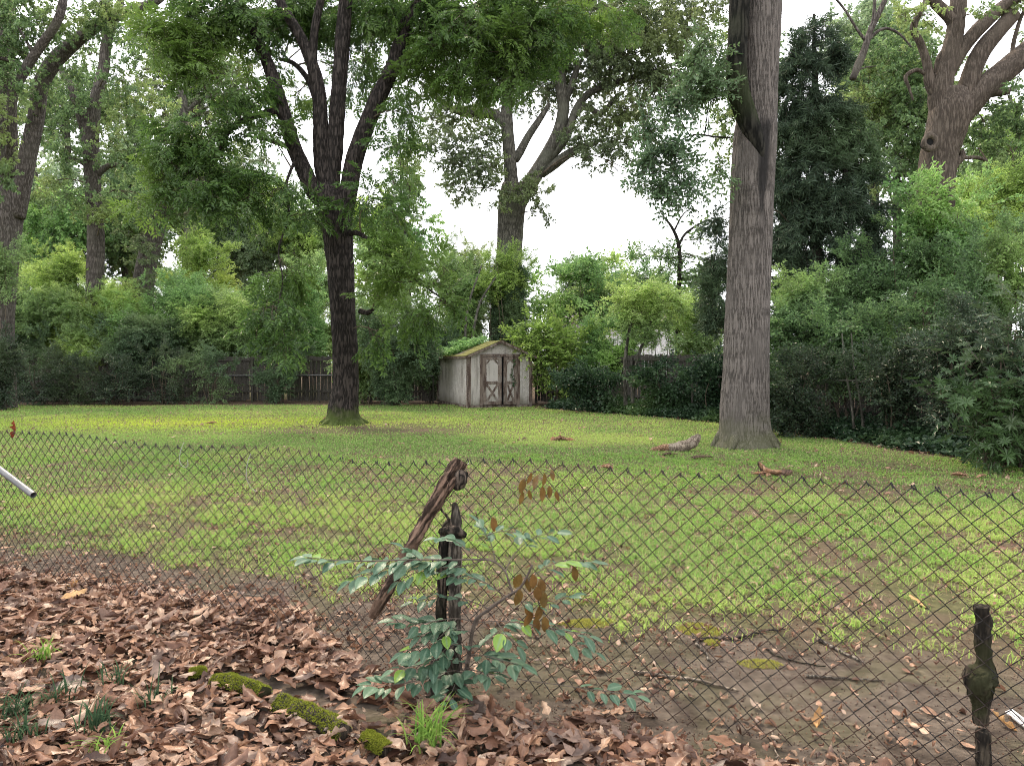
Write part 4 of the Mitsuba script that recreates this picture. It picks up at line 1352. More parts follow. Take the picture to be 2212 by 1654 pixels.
LD = 27.0
make_tree(
    'oak_tree', 'massive oak with several stems at the left border of the photo, one stem leaning right', 'tree',
    [('trunk', [(-8, 900, 76), (-6, 800, 70), (-4, 700, 66), (2, 600, 70), (7, 530, 72), (16, 460, 72), (20, 410, 56)]),
     ('limb', [(36, 470, 42), (50, 420, 38), (68, 338, 36), (88, 253, 33), (98, 192, 31), (124, 145, 32), (162, 108, 28), (202, 78, 25), (256, 44, 22), (338, 18, 18), (375, -10, 14)]),
     ('limb', [(18, 430, 50), (14, 340, 44), (16, 240, 40), (22, 140, 38), (26, 40, 36), (30, -60, 34)]),
     ('limb', [(22, 380, 30, 26), (34, 319, 24, 25.6), (35, 219, 23, 25.2), (64, 159, 21, 25), (101, 105, 19, 24.8), (135, 57, 18, 24.6), (149, 10, 17, 24.5), (158, -50, 14, 24.5)]),
     ('limb', [(58, 165, 12, 25), (38, 140, 10, 25), (10, 133, 8, 25), (-20, 128, 6, 25)]),
     ('limb', [(82, 122, 7, 24.9), (62, 85, 5, 24.8), (44, 58, 3, 24.8)]),
     ('limb', [(36, 205, 10, 25.2), (18, 188, 8, 25.2), (-10, 180, 6, 25.2)])],
    LD, 'bark_grey', 70,
    blobs=[(30, 40, 25, 70, 60), (100, 60, 25, 60, 55, .8), (170, 40, 26, 60, 50, .8), (60, 120, 25, 50, 45, .7), (20, 190, 24.5, 45, 50, .8), (-20, 100, 25, 60, 80), (230, 20, 26, 60, 45, .8), (80, 200, 26.5, 45, 45, .5), (10, 290, 25, 45, 50, .7), (300, 60, 26.5, 55, 40, .5), (60, 300, 27, 40, 45, .5), (150, 130, 27, 40, 40, .5), (-10, 380, 25, 40, 45, .8)],
    kind='oak', leaf='leaf_oak_green', dens=24, gap=.36)

make_tree(
    'oak_tree', 'tall rough barked forked oak, second trunk from the left border', 'tree',
    [('trunk', [(208, 860, 40), (208, 700, 38), (209, 600, 37), (211, 500, 34), (207, 420, 32), (205, 360, 33), (202, 305, 34), (200, 280, 30)]),
     ('limb', [(202, 320, 26), (186, 262, 23), (172, 220, 20), (158, 185, 17), (144, 160, 13), (128, 140, 8)]),
     ('limb', [(206, 310, 28), (212, 240, 26), (224, 190, 24), (234, 152, 22), (240, 101, 21), (256, 60, 17), (270, 20, 14), (280, -40, 10)]),
     ('limb', [(240, 110, 18), (238, 60, 16), (240, 0, 14), (240, -60, 12)]),
     ('limb', [(206, 370, 14), (180, 352, 10), (150, 345, 7), (130, 352, 4)]),
     ('limb', [(212, 385, 14), (240, 362, 12), (275, 360, 8), (300, 352, 4)])],
    33.0, 'bark_grey', 80,
    blobs=[(160, 220, 32, 50, 50, .7), (280, 180, 32, 55, 55, .8), (270, 260, 32, 45, 50, .8), (240, 330, 31.5, 45, 40, .8), (150, 320, 32, 45, 45, .7), (120, 240, 33, 45, 50, .6), (300, 340, 32, 50, 45, .8), (230, 430, 31, 30, 45, .8), (150, 420, 32, 40, 50, .8), (290, 430, 32, 50, 50, .8), (320, 100, 33, 60, 55, .7), (230, 60, 33, 60, 50, .5), (210, 500, 31, 28, 40, .7), (340, 250, 33, 50, 50, .7), (190, 130, 33, 40, 40, .5), (100, 400, 33, 45, 50, .8)],
    kind='oak', leaf='leaf_oak_green', dens=22, gap=.36)

make_tree(
    'oak_tree', 'leaning shaggy trunk behind the lime green shrub at the left', 'tree',
    [('trunk', [(296, 820, 48), (304, 700, 46), (314, 600, 44), (330, 530, 40), (346, 478, 38), (368, 440, 32), (400, 415, 26), (450, 392, 18), (500, 372, 10)]),
     ('limb', [(346, 480, 16), (360, 465, 12), (366, 458, 8)])],
    35.0, 'bark_grey', 90,
    blobs=[(320, 560, 33.5, 30, 45, .7), (390, 400, 34, 50, 40, .8), (470, 370, 34, 50, 40, .7), (420, 460, 34.5, 45, 35, .6), (310, 640, 33.5, 30, 35, .7), (540, 340, 34.5, 45, 40, .5), (300, 480, 34.5, 35, 45, .7)],
    kind='oak', leaf='leaf_oak', dens=24, gap=.33)

make_tree(
    'hardwood_tree', 'tall pale slender tree forking high between the shaggy leaning trunk and the pecan', 'tree',
    [('trunk', [(411, 800, 22), (411, 600, 20), (411, 480, 19), (408, 400, 18), (404, 300, 17), (402, 230, 18), (401, 205, 16)]),
     ('limb', [(402, 215, 12), (412, 180, 11), (425, 150, 10), (448, 112, 8), (470, 95, 5)]),
     ('limb', [(400, 210, 11), (388, 185, 10), (368, 165, 9), (340, 158, 7), (316, 156, 4)]),
     ('limb', [(404, 250, 8), (440, 222, 8), (480, 212, 7), (540, 198, 6), (590, 196, 4)])],
    46.0, 'bark_pale', 95,
    blobs=[(340, 190, 46, 40, 35, .7), (430, 130, 46, 45, 40, .7), (380, 260, 46, 45, 45, .8), (460, 250, 46, 45, 40, .7), (430, 330, 45, 50, 50, .8), (350, 330, 45, 50, 50, .9), (520, 240, 45, 45, 40, .7), (580, 250, 45, 40, 40, .7), (490, 400, 45, 45, 45, .8), (560, 420, 45, 45, 45, .8), (640, 420, 45, 45, 50, .8), (380, 70, 46, 50, 45, .5), (500, 130, 46, 45, 40, .5)],
    kind='oak', leaf='leaf_oak_green', dens=12, gap=.34, scale=1.4)

KD = 22.0
knot = make_tree(
    'oak_tree', 'stout brown oak with knot hole and many lopped limbs at the upper right', 'tree',
    [('trunk', [(2002, 860, 104), (2006, 700, 92), (2010, 560, 84), (2014, 420, 79), (2022, 340, 74), (2036, 285, 80), (2046, 240, 84), (2046, 200, 60)]),
     ('limb', [(2030, 255, 56), (2022, 205, 48), (2036, 142, 40), (2051, 84, 36), (2056, 34, 34), (2064, -30, 32)]),
     ('limb', [(2050, 64, 26), (2040, 46, 26), (2012, 20, 23), (1992, -5, 20)]),
     ('limb', [(2012, 212, 26), (1999, 182, 22), (1993, 145, 18), (1978, 101, 16), (1963, 72, 15), (1973, 42, 14), (1989, 12, 12), (1994, -20, 10)]),
     ('limb', [(2040, 165, 26), (2056, 133, 30), (2082, 94, 29), (2130, 44, 27), (2170, 13, 25), (2220, -10, 22)]),
     ('limb', [(2066, 245, 40), (2078, 202, 40), (2104, 128, 38), (2144, 76, 34), (2176, 40, 31)]),
     ('limb', [(2062, 262, 50), (2084, 232, 54), (2112, 200, 52), (2162, 158, 50), (2215, 114, 46), (2260, 80, 42)]),
     ('limb', [(2112, 205, 24), (2140, 205, 20), (2166, 203, 15), (2170, 198, 9)]),
     ('limb', [(1990, 168, 8), (1972, 158, 8), (1948, 172, 8), (1955, 195, 6), (1964, 222, 4)]),
     ('limb', [(2010, 165, 8), (2016, 135, 8), (2026, 118, 7), (2034, 118, 5)]),
     ('limb', [(2044, 370, 24), (2060, 352, 18), (2072, 342, 14), (2068, 328, 12)]),
     ('limb', [(2066, 345, 8), (2110, 345, 7), (2150, 365, 6), (2200, 372, 4)]),
     ('limb', [(2178, 150, 10), (2176, 110, 9), (2188, 60, 8), (2204, 20, 6)])],
    KD, 'bark_brown', 110,
    blobs=[(1930, 60, 21.5, 45, 50, .4), (1990, 40, 21.5, 30, 40, .5), (2090, 40, 21.5, 40, 30, .4), (2150, 170, 23, 40, 40, .3), (2180, 230, 22, 60, 45), (2120, 270, 22.5, 50, 40, .9), (2190, 320, 22, 50, 45), (2110, 330, 23, 45, 40, .8), (2200, 20, 22, 40, 40, .5), (2080, 150, 23, 30, 40, .3), (2200, 90, 23, 30, 30, .4)],
    kind='oak', leaf='leaf_oak_green', dens=24, gap=.36, sides=24, step=.12, fine=.07, amp=.09)
kc = at(2001, 311, KD - .62)
tor = trimesh.creation.torus(.16, .075, 24, 12)
v = np.array(tor.vertices) @ np.array([[1, 0, 0], [0, 0, 1], [0, 1, 0.0]]).T
v = v * [1, 1.1, 1.1] * (1 + .35 * (meshkit.noise(v * 9 + 3, 5)[:, None] - .5)) + kc
put('knot', (v, np.array(tor.faces)), 'bark_brown', knot, smooth=True)
v, f = tube(np.array([kc + [0, -.01, 0], kc + [0, .3, 0]]), [.10, .12], 14)
put('knot_hole', (v, f), 'dark_inside', knot)

make_tree(
    'juniper_tree', 'tall dark blue green juniper standing behind the huge trunk', 'tree',
    [('trunk', [(1765, 900, 34), (1762, 700, 30), (1760, 500, 26), (1758, 300, 20), (1752, 120, 10), (1750, 40, 5)]),
     ('limb', [(1765, 820, 20), (1800, 660, 17), (1815, 480, 13), (1825, 300, 8)]),
     ('limb', [(1760, 800, 18), (1722, 620, 15), (1706, 450, 11), (1700, 300, 7)])],
    20.5, 'bark_dark', 120,
    blobs=[(1745, 80, 20.5, 40, 45, .6), (1705, 130, 20.5, 45, 45, .6), (1790, 130, 20.5, 45, 45, .6), (1750, 170, 20.5, 65, 55, .8), (1720, 220, 20.5, 55, 55), (1800, 220, 20.5, 55, 50), (1755, 290, 20.2, 75, 55), (1830, 300, 20.5, 45, 50), (1700, 330, 20.5, 45, 60), (1770, 370, 20.2, 75, 60), (1850, 380, 20.5, 45, 50), (1710, 430, 20.3, 55, 60), (1800, 460, 20, 75, 60), (1870, 470, 20.5, 40, 50), (1740, 530, 20.2, 75, 60), (1840, 550, 20.2, 65, 55), (1690, 260, 20.8, 40, 60), (1690, 400, 20.8, 40, 60), (1820, 380, 20.9, 60, 60), (1760, 450, 20.9, 70, 60), (1880, 560, 20.8, 40, 60), (1690, 520, 20.8, 40, 60), (1700, 620, 20.4, 50, 60), (1790, 640, 20, 75, 60), (1860, 640, 20.3, 45, 55), (1730, 720, 20.2, 60, 55), (1820, 730, 20.2, 60, 50),
           (1548, 480, 20.5, 25, 30, .8), (1550, 560, 20.5, 30, 60), (1545, 640, 20.5, 32, 60), (1548, 720, 20.5, 30, 45)],
    kind='cedar', leaf='leaf_cedar', dens=38, gap=.3, droop=.5, twig=.012)

dead = thing('dead_branch', 'broken lichen grey dead branch hanging between the juniper and the knotted oak', 'branch')
for nm, rows in (('stem', [(1834, 178, 14), (1845, 150, 16), (1858, 118, 15), (1870, 78, 13), (1884, 48, 12), (1912, -10, 10)]), ('twig', [(1860, 95, 7), (1842, 72, 6), (1815, 30, 5), (1780, -10, 4)]),
                 ('twig', [(1876, 60, 8), (1879, 30, 7), (1880, -10, 6)]), ('twig', [(1854, 122, 7), (1872, 90, 7), (1900, 71, 6), (1930, 80, 5), (1960, 110, 3)]), ('twig', [(1842, 160, 4), (1862, 153, 3), (1885, 150, 2)])):
    q = catmull(limb_points(rows, 19.0), .08)
    put(nm, tube(q[:, :3], q[:, 3], 9, True, bark_bumps(130, .1, 5)), 'bark_grey', dead, smooth=True)

# a bare-topped dogwood by the right trunk
make_tree(
    'dogwood_tree', 'slender dark stemmed tree with bare top against the white sky, left of the huge trunk', 'tree',
    [('trunk', [(1462, 860, 12), (1464, 720, 11), (1466, 620, 10), (1467, 560, 9), (1462, 520, 8), (1448, 490, 6), (1430, 468, 4)]),
     ('limb', [(1465, 530, 6), (1480, 505, 5), (1520, 480, 4), (1560, 470, 2)]),
     ('limb', [(1455, 500, 4), (1470, 470, 3), (1490, 450, 2)])],
    27.0, 'bark_dark', 135, blobs=[(1420, 560, 27, 40, 18), (1460, 590, 27, 50, 18), (1500, 555, 27, 35, 15, .8), (1520, 600, 27, 40, 22), (1490, 520, 27, 30, 12, .7), (1440, 540, 27, 25, 10, .7), (1400, 610, 27, 35, 18)],
    kind='broad', leaf='leaf_oak_green', dens=30, gap=.25, droop=.05, sides=10)

# far crowns that close the view
def far_tree(label, x, y, depth, w, h, leaf, seed, group=None, kind='oak', dens=20, scale=1.7, gap=.26, n=13):
    r = rng_of(seed)
    bl = []
    for i in range(n):
        a = r.uniform(0, 2 * np.pi)
        q = math.sqrt(r.uniform(.05, 1))
        bl.append((x + w * .34 * q * math.cos(a), y + h * .34 * q * math.sin(a), depth + r.uniform(-2, 2), w * r.uniform(.18, .28), h * r.uniform(.17, .26), .9))
    return make_tree('broadleaf_tree', label, 'tree', [('trunk', [(x, 830, w * .1), (x + w * .02, (y + 800) / 2, w * .08), (x, y + h * .1, w * .06), (x - w * .03, y - h * .3, w * .02)])], depth, 'bark_pale', seed, bl, kind, leaf, group, 10, .6, dens, scale, gap, .1, .03)


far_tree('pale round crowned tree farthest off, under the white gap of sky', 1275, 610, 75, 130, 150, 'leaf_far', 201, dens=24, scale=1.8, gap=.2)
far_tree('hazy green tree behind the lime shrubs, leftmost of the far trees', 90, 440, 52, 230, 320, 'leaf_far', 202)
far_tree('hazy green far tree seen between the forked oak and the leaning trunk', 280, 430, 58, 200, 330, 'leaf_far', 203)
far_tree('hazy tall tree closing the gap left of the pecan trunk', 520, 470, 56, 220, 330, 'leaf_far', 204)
far_tree('light green tree seen close left of the pecan fork', 640, 520, 50, 170, 260, 'leaf_hedge', 205)
far_tree('bright yellow green tree right of the pecan trunk', 815, 505, 44, 150, 170, 'leaf_lime', 206, dens=16, scale=1.5)
far_tree('fresh green tree between the pecan and the shrubs behind the shed', 880, 530, 42, 170, 190, 'leaf_fresh', 207, dens=16, scale=1.5)
far_tree('pale leafy tree behind the knotted oak, in the upper right', 1930, 300, 36, 240, 480, 'leaf_oak_green', 208, dens=24, scale=1.4)
far_tree('pale leafy tree at the right border behind the knotted oak', 2170, 420, 34, 200, 330, 'leaf_hedge', 209, dens=24, scale=1.4)
far_tree('mid green tree behind the huge trunk, seen at its left', 1602, 160, 40, 170, 330, 'leaf_oak_green', 210, dens=10, scale=1.5)
far_tree('thin stemmed tree seen right through the pecan limbs', 868, 380, 44, 90, 300, 'leaf_oak_green', 211, dens=9, scale=1.5)
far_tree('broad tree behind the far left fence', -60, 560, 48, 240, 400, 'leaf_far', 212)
far_tree('light green tree rising behind the shrubs at the far left, between the two left oaks', 120, 520, 44, 210, 230, 'leaf_fresh', 213, dens=26, scale=1.5)
far_tree('soft green tree behind the shrubs, between forked oak and leaning trunk', 270, 500, 47, 190, 240, 'leaf_oak_green', 214, dens=26, scale=1.5)
far_tree('soft green tree behind the pale lime shrub left of the pecan', 400, 420, 50, 210, 260, 'leaf_hedge', 215, dens=22, scale=1.5)
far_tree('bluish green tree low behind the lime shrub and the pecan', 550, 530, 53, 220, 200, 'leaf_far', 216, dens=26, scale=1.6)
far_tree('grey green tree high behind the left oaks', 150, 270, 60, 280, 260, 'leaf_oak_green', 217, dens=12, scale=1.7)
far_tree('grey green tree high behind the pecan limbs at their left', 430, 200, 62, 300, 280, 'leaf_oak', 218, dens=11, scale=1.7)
far_tree('mid green tree just right of the pecan trunk, behind the low branch', 840, 590, 38, 190, 170, 'leaf_hedge', 219, dens=26, scale=1.4)
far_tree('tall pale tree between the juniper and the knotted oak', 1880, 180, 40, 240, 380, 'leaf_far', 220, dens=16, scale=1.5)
far_tree('green tree behind the right shrubs below the knotted oak', 2080, 520, 30, 300, 300, 'leaf_hedge', 221, dens=24, scale=1.4)


# ------------------------------------------------------------------ shrubs along the fences
S = make_shrub
# beyond and over the left fence
S('shrub', 'yellow green shrub with thin stems, leftmost beyond the left fence', 40, 590, 800, 32.6, 210, 'leaf_hedge', 301)
S('shrub', 'bright yellow green topped shrub between the left oak and the forked oak', 130, 535, 790, 34.0, 250, 'leaf_lime', 302)
S('shrub', 'tall mid green shrub in front of the forked oak', 240, 610, 800, 32.6, 230, 'leaf_hedge', 303)
S('shrub', 'pale lime crowned shrub right of the leaning trunk', 440, 488, 760, 38.0, 200, 'leaf_lime', 304, dens=50)
S('shrub', 'broad green shrub beyond the left fence, below the lime crown', 380, 590, 800, 33.2, 260, 'leaf_fresh', 305)
S('shrub', 'dull green shrub leaning over the left fence', 500, 640, 800, 32.2, 230, 'leaf_hedge', 306)
S('shrub', 'green shrub left of the pecan trunk, above the broken boards', 620, 600, 785, 33.5, 220, 'leaf_fresh', 307)
S('shrub', 'light green shrub just left of the pecan trunk', 690, 560, 790, 36.0, 180, 'leaf_hedge', 308)
S('shrub', 'dark leafy shrub hanging over the fence near the broken boards', 610, 735, 815, 30.4, 120, 'leaf_dark', 309, dens=24)
S('shrub', 'dark green shrub beyond the far left fence', 20, 700, 840, 31.8, 260, 'leaf_dark', 310)
S('shrub', 'dark shrub behind the middle of the left fence', 300, 690, 830, 31.8, 260, 'leaf_dark', 311)
# before the left fence, in its shade
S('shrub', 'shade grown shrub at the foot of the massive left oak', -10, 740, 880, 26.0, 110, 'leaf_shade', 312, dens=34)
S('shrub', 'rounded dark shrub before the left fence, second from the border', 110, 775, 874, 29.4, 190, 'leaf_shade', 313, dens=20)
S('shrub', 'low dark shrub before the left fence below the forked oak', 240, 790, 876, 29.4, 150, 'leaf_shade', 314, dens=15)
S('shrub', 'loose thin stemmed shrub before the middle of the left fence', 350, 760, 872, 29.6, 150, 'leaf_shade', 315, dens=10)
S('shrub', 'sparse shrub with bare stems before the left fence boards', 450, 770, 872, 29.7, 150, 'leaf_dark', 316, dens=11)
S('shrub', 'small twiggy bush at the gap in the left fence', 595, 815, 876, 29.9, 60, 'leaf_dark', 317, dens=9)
# between pecan and shed
S('shrub', 'large dark many stemmed shrub left of the shed', 852, 650, 866, 28.6, 175, 'leaf_dark', 320, stems=9, thick=.05)
S('shrub', 'green shrub behind the pecan trunk at the fence', 790, 640, 850, 30.0, 130, 'leaf_hedge', 321)
S('shrub', 'dark green shrub overhanging the left wall of the shed', 925, 690, 840, 31.2, 130, 'leaf_dark', 322)
S('shrub', 'fine leaved olive shrub rising behind the shed', 985, 560, 780, 33.5, 150, 'leaf_hedge', 323)
S('shrub', 'airy grey green shrub standing tallest behind the shed', 1015, 495, 760, 36.5, 120, 'leaf_oak_green', 324, dens=40)
S('shrub', 'deep green vine thicket covering the oak trunk behind the shed', 1095, 555, 740, 33.8, 110, 'leaf_dark', 325, dens=70)
S('vine', 'yellow green vine draped over the thicket on the oak trunk', 1085, 548, 640, 33.2, 130, 'leaf_lime', 326, cat='vine', dens=36)
for i_, (a_, b_, c_) in enumerate((((1003, 745), (1012, 660), (1040, 575)), ((1018, 745), (1035, 660), (1070, 600)))):
    q = catmull([at(*a_, 31), at(*b_, 31.2), at(*c_, 31.6)], .2)
    sp = thing('sapling', ('pale straight sapling stem behind the shed roof, the left of two', 'pale curving sapling stem behind the shed roof, the right of two')[i_], 'sapling')
    put('stem', tube(q, np.linspace(.06, .03, len(q)), 8), 'bark_pale', sp, smooth=True)
# right of the shed
S('shrub', 'bright leafed shrub leaning against the right side of the shed', 1205, 690, 850, 28.6, 190, 'leaf_lime', 330, kind='broad', dens=34)
S('shrub', 'light green shrub on the right fence, between shed and young tree', 1310, 700, 810, 28.4, 180, 'leaf_fresh', 331)
S('shrub', 'broad crowned green tree shrub behind the right fence', 1240, 570, 770, 36.0, 240, 'leaf_fresh', 332, kind='broad', dens=26, scale=1.2)
S('shrub', 'light green spreading shrub below the pale far tree', 1330, 560, 690, 38.0, 230, 'leaf_hedge', 333, kind='broad', dens=26, scale=1.2)
S('shrub', 'green leafy small tree with layered branches before the white house', 1430, 580, 720, 30.5, 230, 'leaf_fresh', 334, kind='broad', dens=20)
S('shrub', 'dense green shrub left of the huge trunk', 1515, 640, 820, 26.5, 140, 'leaf_hedge', 335)
S('shrub', 'dark ivy mound at the foot of the right fence near the shed', 1265, 800, 885, 24.8, 150, 'leaf_ivy', 336, kind='ivy', dens=26, stems=2)
S('shrub', 'dark ivy mound on the right fence before the huge trunk', 1440, 790, 895, 23.4, 170, 'leaf_ivy', 337, kind='ivy', dens=26, stems=2)
S('shrub', 'tall ivy mound close left of the huge trunk', 1530, 780, 905, 22.0, 110, 'leaf_ivy', 338, kind='ivy', dens=26, stems=2)
for i_, rows in enumerate(([(1352, 884, 9), (1350, 800, 8), (1356, 730, 7), (1375, 640, 4)], [(1366, 882, 8), (1372, 800, 7), (1392, 730, 6), (1420, 660, 3)])):
    q = catmull(limb_points(rows, 24.2), .15)
    sp = thing('sapling', ('straight young tree stem before the right fence, the left of two', 'bent young tree stem before the right fence, the right of two')[i_], 'sapling')
    put('stem', tube(q[:, :3], q[:, 3], 8), 'bark_pale', sp, smooth=True)
    crown(sp + '__foliage', [(q[-1, :3] + [dx, 0, dz], (.7, .6, .45)) for dx, dz in ((0, .2), (-.6, -.2), (.6, .1), (.1, -.9))], 'small', 'leaf_hedge', 340 + i_, 30, 1, .3, .1, .5, q[:, :3])
# right of the huge trunk
S('shrub', 'bright green vine covered bush below the knotted oak', 2020, 392, 640, 19.6, 200, 'leaf_fresh', 350, kind='broad', dens=40)
S('shrub', 'yellow green shrub with dead twigs at the right border', 2150, 480, 760, 17.2, 230, 'leaf_mid', 351, dens=40, stems=9)
S('shrub', 'light leaved shrub above the right border fence, below the knotted oak', 2190, 370, 560, 20.5, 170, 'leaf_lime', 352, dens=40)
S('shrub', 'green glossy shrub in the gap right of the juniper', 1900, 500, 780, 19.2, 190, 'leaf_mid', 353)
S('shrub', 'mid green shrub right beside the huge trunk, before the juniper', 1740, 600, 830, 18.6, 190, 'leaf_mid', 354)
S('shrub', 'green shrub hanging over the wire fence', 1830, 660, 850, 17.6, 190, 'leaf_mid', 355)
S('shrub', 'olive thin stemmed shrub left of the glossy dark bush', 2040, 620, 800, 16.6, 190, 'leaf_mid', 356, dens=26, stems=10, thick=.03)
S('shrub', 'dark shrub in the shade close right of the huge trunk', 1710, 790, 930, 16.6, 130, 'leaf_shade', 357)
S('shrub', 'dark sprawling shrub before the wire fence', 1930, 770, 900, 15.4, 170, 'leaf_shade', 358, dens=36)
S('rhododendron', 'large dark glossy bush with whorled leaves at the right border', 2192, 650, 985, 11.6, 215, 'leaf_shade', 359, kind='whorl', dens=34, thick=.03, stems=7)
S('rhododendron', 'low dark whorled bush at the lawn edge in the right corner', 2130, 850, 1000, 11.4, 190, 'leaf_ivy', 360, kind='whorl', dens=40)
S('shrub', 'dark ragged shrub behind the glossy right border bush', 2100, 700, 900, 14.0, 200, 'leaf_shade', 361)
for i_, (a_, lab) in enumerate(((1838, 'thin pale sapling stem before the wire fence, the leftmost of two'), (1858, 'thin pale sapling stem before the wire fence, the rightmost of two'))):
    q = catmull([at(a_ + 8, 925, 15.8), at(a_, 860, 15.8), at(a_ - 14, 790, 15.9), at(a_ - 20, 720, 16)], .15)
    sp = thing('sapling', lab, 'sapling')
    put('stem', tube(q, np.linspace(.028, .012, len(q)), 7), 'bark_pale', sp, smooth=True)

# ivy bed along the right edge
r = rng_of(370)
n_ = 2600
y = r.uniform(9.0, 27.5, n_)
off = r.uniform(0, 1, n_) ** .8 * 3.0
x = right_edge(y) + .25 + off
ok_ = (x < .80 * y + 1) & ~((np.hypot(x - S0[0] - 1.2, y - S0[1] - 1.5) < 2.4))
x, y, off = x[ok_], y[ok_], off[ok_]
pos = np.stack([x, y, .03 + .16 * r.uniform(size=len(x)) * np.clip(off, .2, 1)], 1)
place_sprays('ivy_bed', 'ivy', 'leaf_ivy', pos, rand_dirs(r, len(x)) * [1, 1, .2], r.uniform(.8, 1.3, len(x)), r, .35)
tag('ivy_bed', 'dark green ivy carpet along the right edge of the lawn', 'ivy', None, 'stuff')
# ivy on the shed roof
r = rng_of(380)
n_ = 130
u_ = r.uniform(0, 1, n_)
yy = r.uniform(1.5, SL + .2, n_)
keep = r.uniform(size=n_) < np.clip((yy - .2 - 1.1 * (1 - u_) * 0) / 1.2, 0, 1)
u_, yy = u_[keep], yy[keep]
lv = np.stack([-ov + (SW / 2 + ov) * u_, yy, SHW - .05 + (SRISE + .06) * u_ + .05 + .12 * r.uniform(size=len(u_))], 1)
place_sprays('roof_ivy', 'ivy', 'leaf_fresh', shed_v(lv), rand_dirs(r, len(lv)) * [1, 1, .25], r.uniform(.7, 1.1, len(lv)), r, .35)
tag('roof_ivy', 'green ivy creeping over the left slope of the shed roof', 'ivy', None, 'stuff')
# the vine on the right door
mb = MB()
n_ = 60
t_ = r.uniform(0, 1, n_)
lx = D1 - .22 + .06 * np.sin(9 * t_) + r.normal(size=n_) * .03
lz = 1.72 - 1.0 * t_
leaves_round(mb, shed_v(np.stack([lx, np.full(n_, -.075), lz], 1)), rand_dirs(r, n_), shed_v(np.tile([0, -1.0, .2], (n_, 1))) - S0 + r.normal(size=(n_, 3)) * .3, r.uniform(.04, .07, n_), r.uniform(.04, .06, n_), r.uniform(0, 1, n_))
q = catmull(shed_v(np.array([[D1 - .2, -.07, 1.8], [D1 - .16, -.075, 1.5], [D1 - .24, -.075, 1.2], [D1 - .18, -.07, .95]])), .08)
v, f = tube(q, .006, 5)
mb.add(v, f, (2, 2))
put('door_vine', mb.mesh(), 'leaf_ivy', uv=mb.uv(), label='thin dark vine climbing the right shed door', cat='vine', kind='stuff')
S('vine', 'yellowish leafy growth hanging before the massive left oak at mid height', 10, 535, 650, 26.2, 70, 'leaf_hedge', 390, cat='vine', dens=34, stems=2)


# ------------------------------------------------------------------ wood in the foreground
def rot_fn(dark, light, moss, axis=(0, 0, 1)):
    ax = [float(q) for q in unit(axis)]

    def fn(p, n, uv):
        w = p.x * ax[0] + p.y * ax[1] + p.z * ax[2]
        k = w * .86
        g = dr.abs(2 * fbm((p.x - ax[0] * k) * 60, (p.y - ax[1] * k) * 60, (p.z - ax[2] * k) * 60, 3) - 1)
        c = mix(dark, light, smoothstep(.03, .5, g))
        return mix(c, moss, .8 * smoothstep(.5, .68, fbm(p.x * 9, p.y * 9, p.z * 7, 3)))
    return fn


rb = lambda p, n, uv: .012 * dr.abs(2 * fbm(p.x * 60, p.y * 60, p.z * 12, 2) - 1)
diffuse_proc('rotten_brown', rot_fn((0.022, 0.014, 0.010), (0.20, 0.13, 0.095), (0.095, 0.06, 0.042), at(997, 997, 3.615) - at(800, 1338, 3.5)), .9, .2, rb)
diffuse_proc('rotten_grey', rot_fn((0.03, 0.026, 0.022), (0.19, 0.165, 0.135), (0.035, 0.028, 0.022)), .9, .2, rb)
diffuse_proc('rotten_black', rot_fn((0.008, 0.007, 0.006), (0.10, 0.078, 0.062), (0.02, 0.02, 0.012)), .95, .2, rb)
diffuse_proc('rotten_moss', rot_fn((0.013, 0.011, 0.009), (0.07, 0.057, 0.042), (0.028, 0.030, 0.013)), .95, .2, rb)
diffuse_proc('orange_wood', rot_fn((0.10, 0.055, 0.035), (0.40, 0.25, 0.155), (0.27, 0.14, 0.075)), .9, .2, rb)
diffuse_proc('lichen_bark', rot_fn((0.09, 0.07, 0.054), (0.33, 0.27, 0.21), (0.26, 0.22, 0.175)), .9, .2, rb)


def gnarl(seed, amp=.3, f=14.0, along=3.0, axis=None):
    def fn(p, ang):
        n = meshkit.fbm(p * f, 3, seed) - .5 + .9 * (meshkit.fbm(p * f * 3.1, 2, seed + 1) - .5)
        g = np.abs(2 * meshkit.noise(np.stack([np.cos(ang) * 3 + 0 * p[..., 0], np.sin(ang) * 3 + 0 * p[..., 0], p[..., 2] * along], -1), seed + 3) - 1)
        return 1 + amp * n + amp * .5 * (g - .4)
    return fn


def wood(name, rows, depth, mat, parent, seed, amp=.5, f=14.0, sides=22, step=.012, label=None):
    q = catmull(limb_points(rows, depth), step)
    return put(name, tube(q[:, :3], q[:, 3], sides, True, gnarl(seed, amp, f)), mat, parent, smooth=40, label=label)


lb = thing('leaning_branch', 'rotten brown broken branch leaning against the chain link fence by the split post', 'branch')
wood('stick', [(800, 1338, 16, 3.50), (812, 1316, 27, 3.505), (838, 1272, 30, 3.515), (868, 1218, 29, 3.53), (898, 1160, 31, 3.55), (930, 1104, 31, 3.57), (952, 1066, 33, 3.585), (974, 1028, 38, 3.6), (988, 1006, 38, 3.61), (995, 994, 34, 3.615)], 3.55, 'rotten_brown', lb, 401)
wood('knot', [(1000, 1018, 24, 3.56), (995, 1034, 30, 3.55), (990, 1048, 24, 3.55), (982, 1056, 12, 3.56)], 3.55, 'rotten_black', lb, 402, .4, 22)
wood('splinter', [(968, 1062, 13, 3.54), (975, 1046, 15, 3.54), (990, 1032, 13, 3.54), (999, 1030, 8, 3.55)], 3.55, 'rotten_brown', lb, 403, .3, 20)

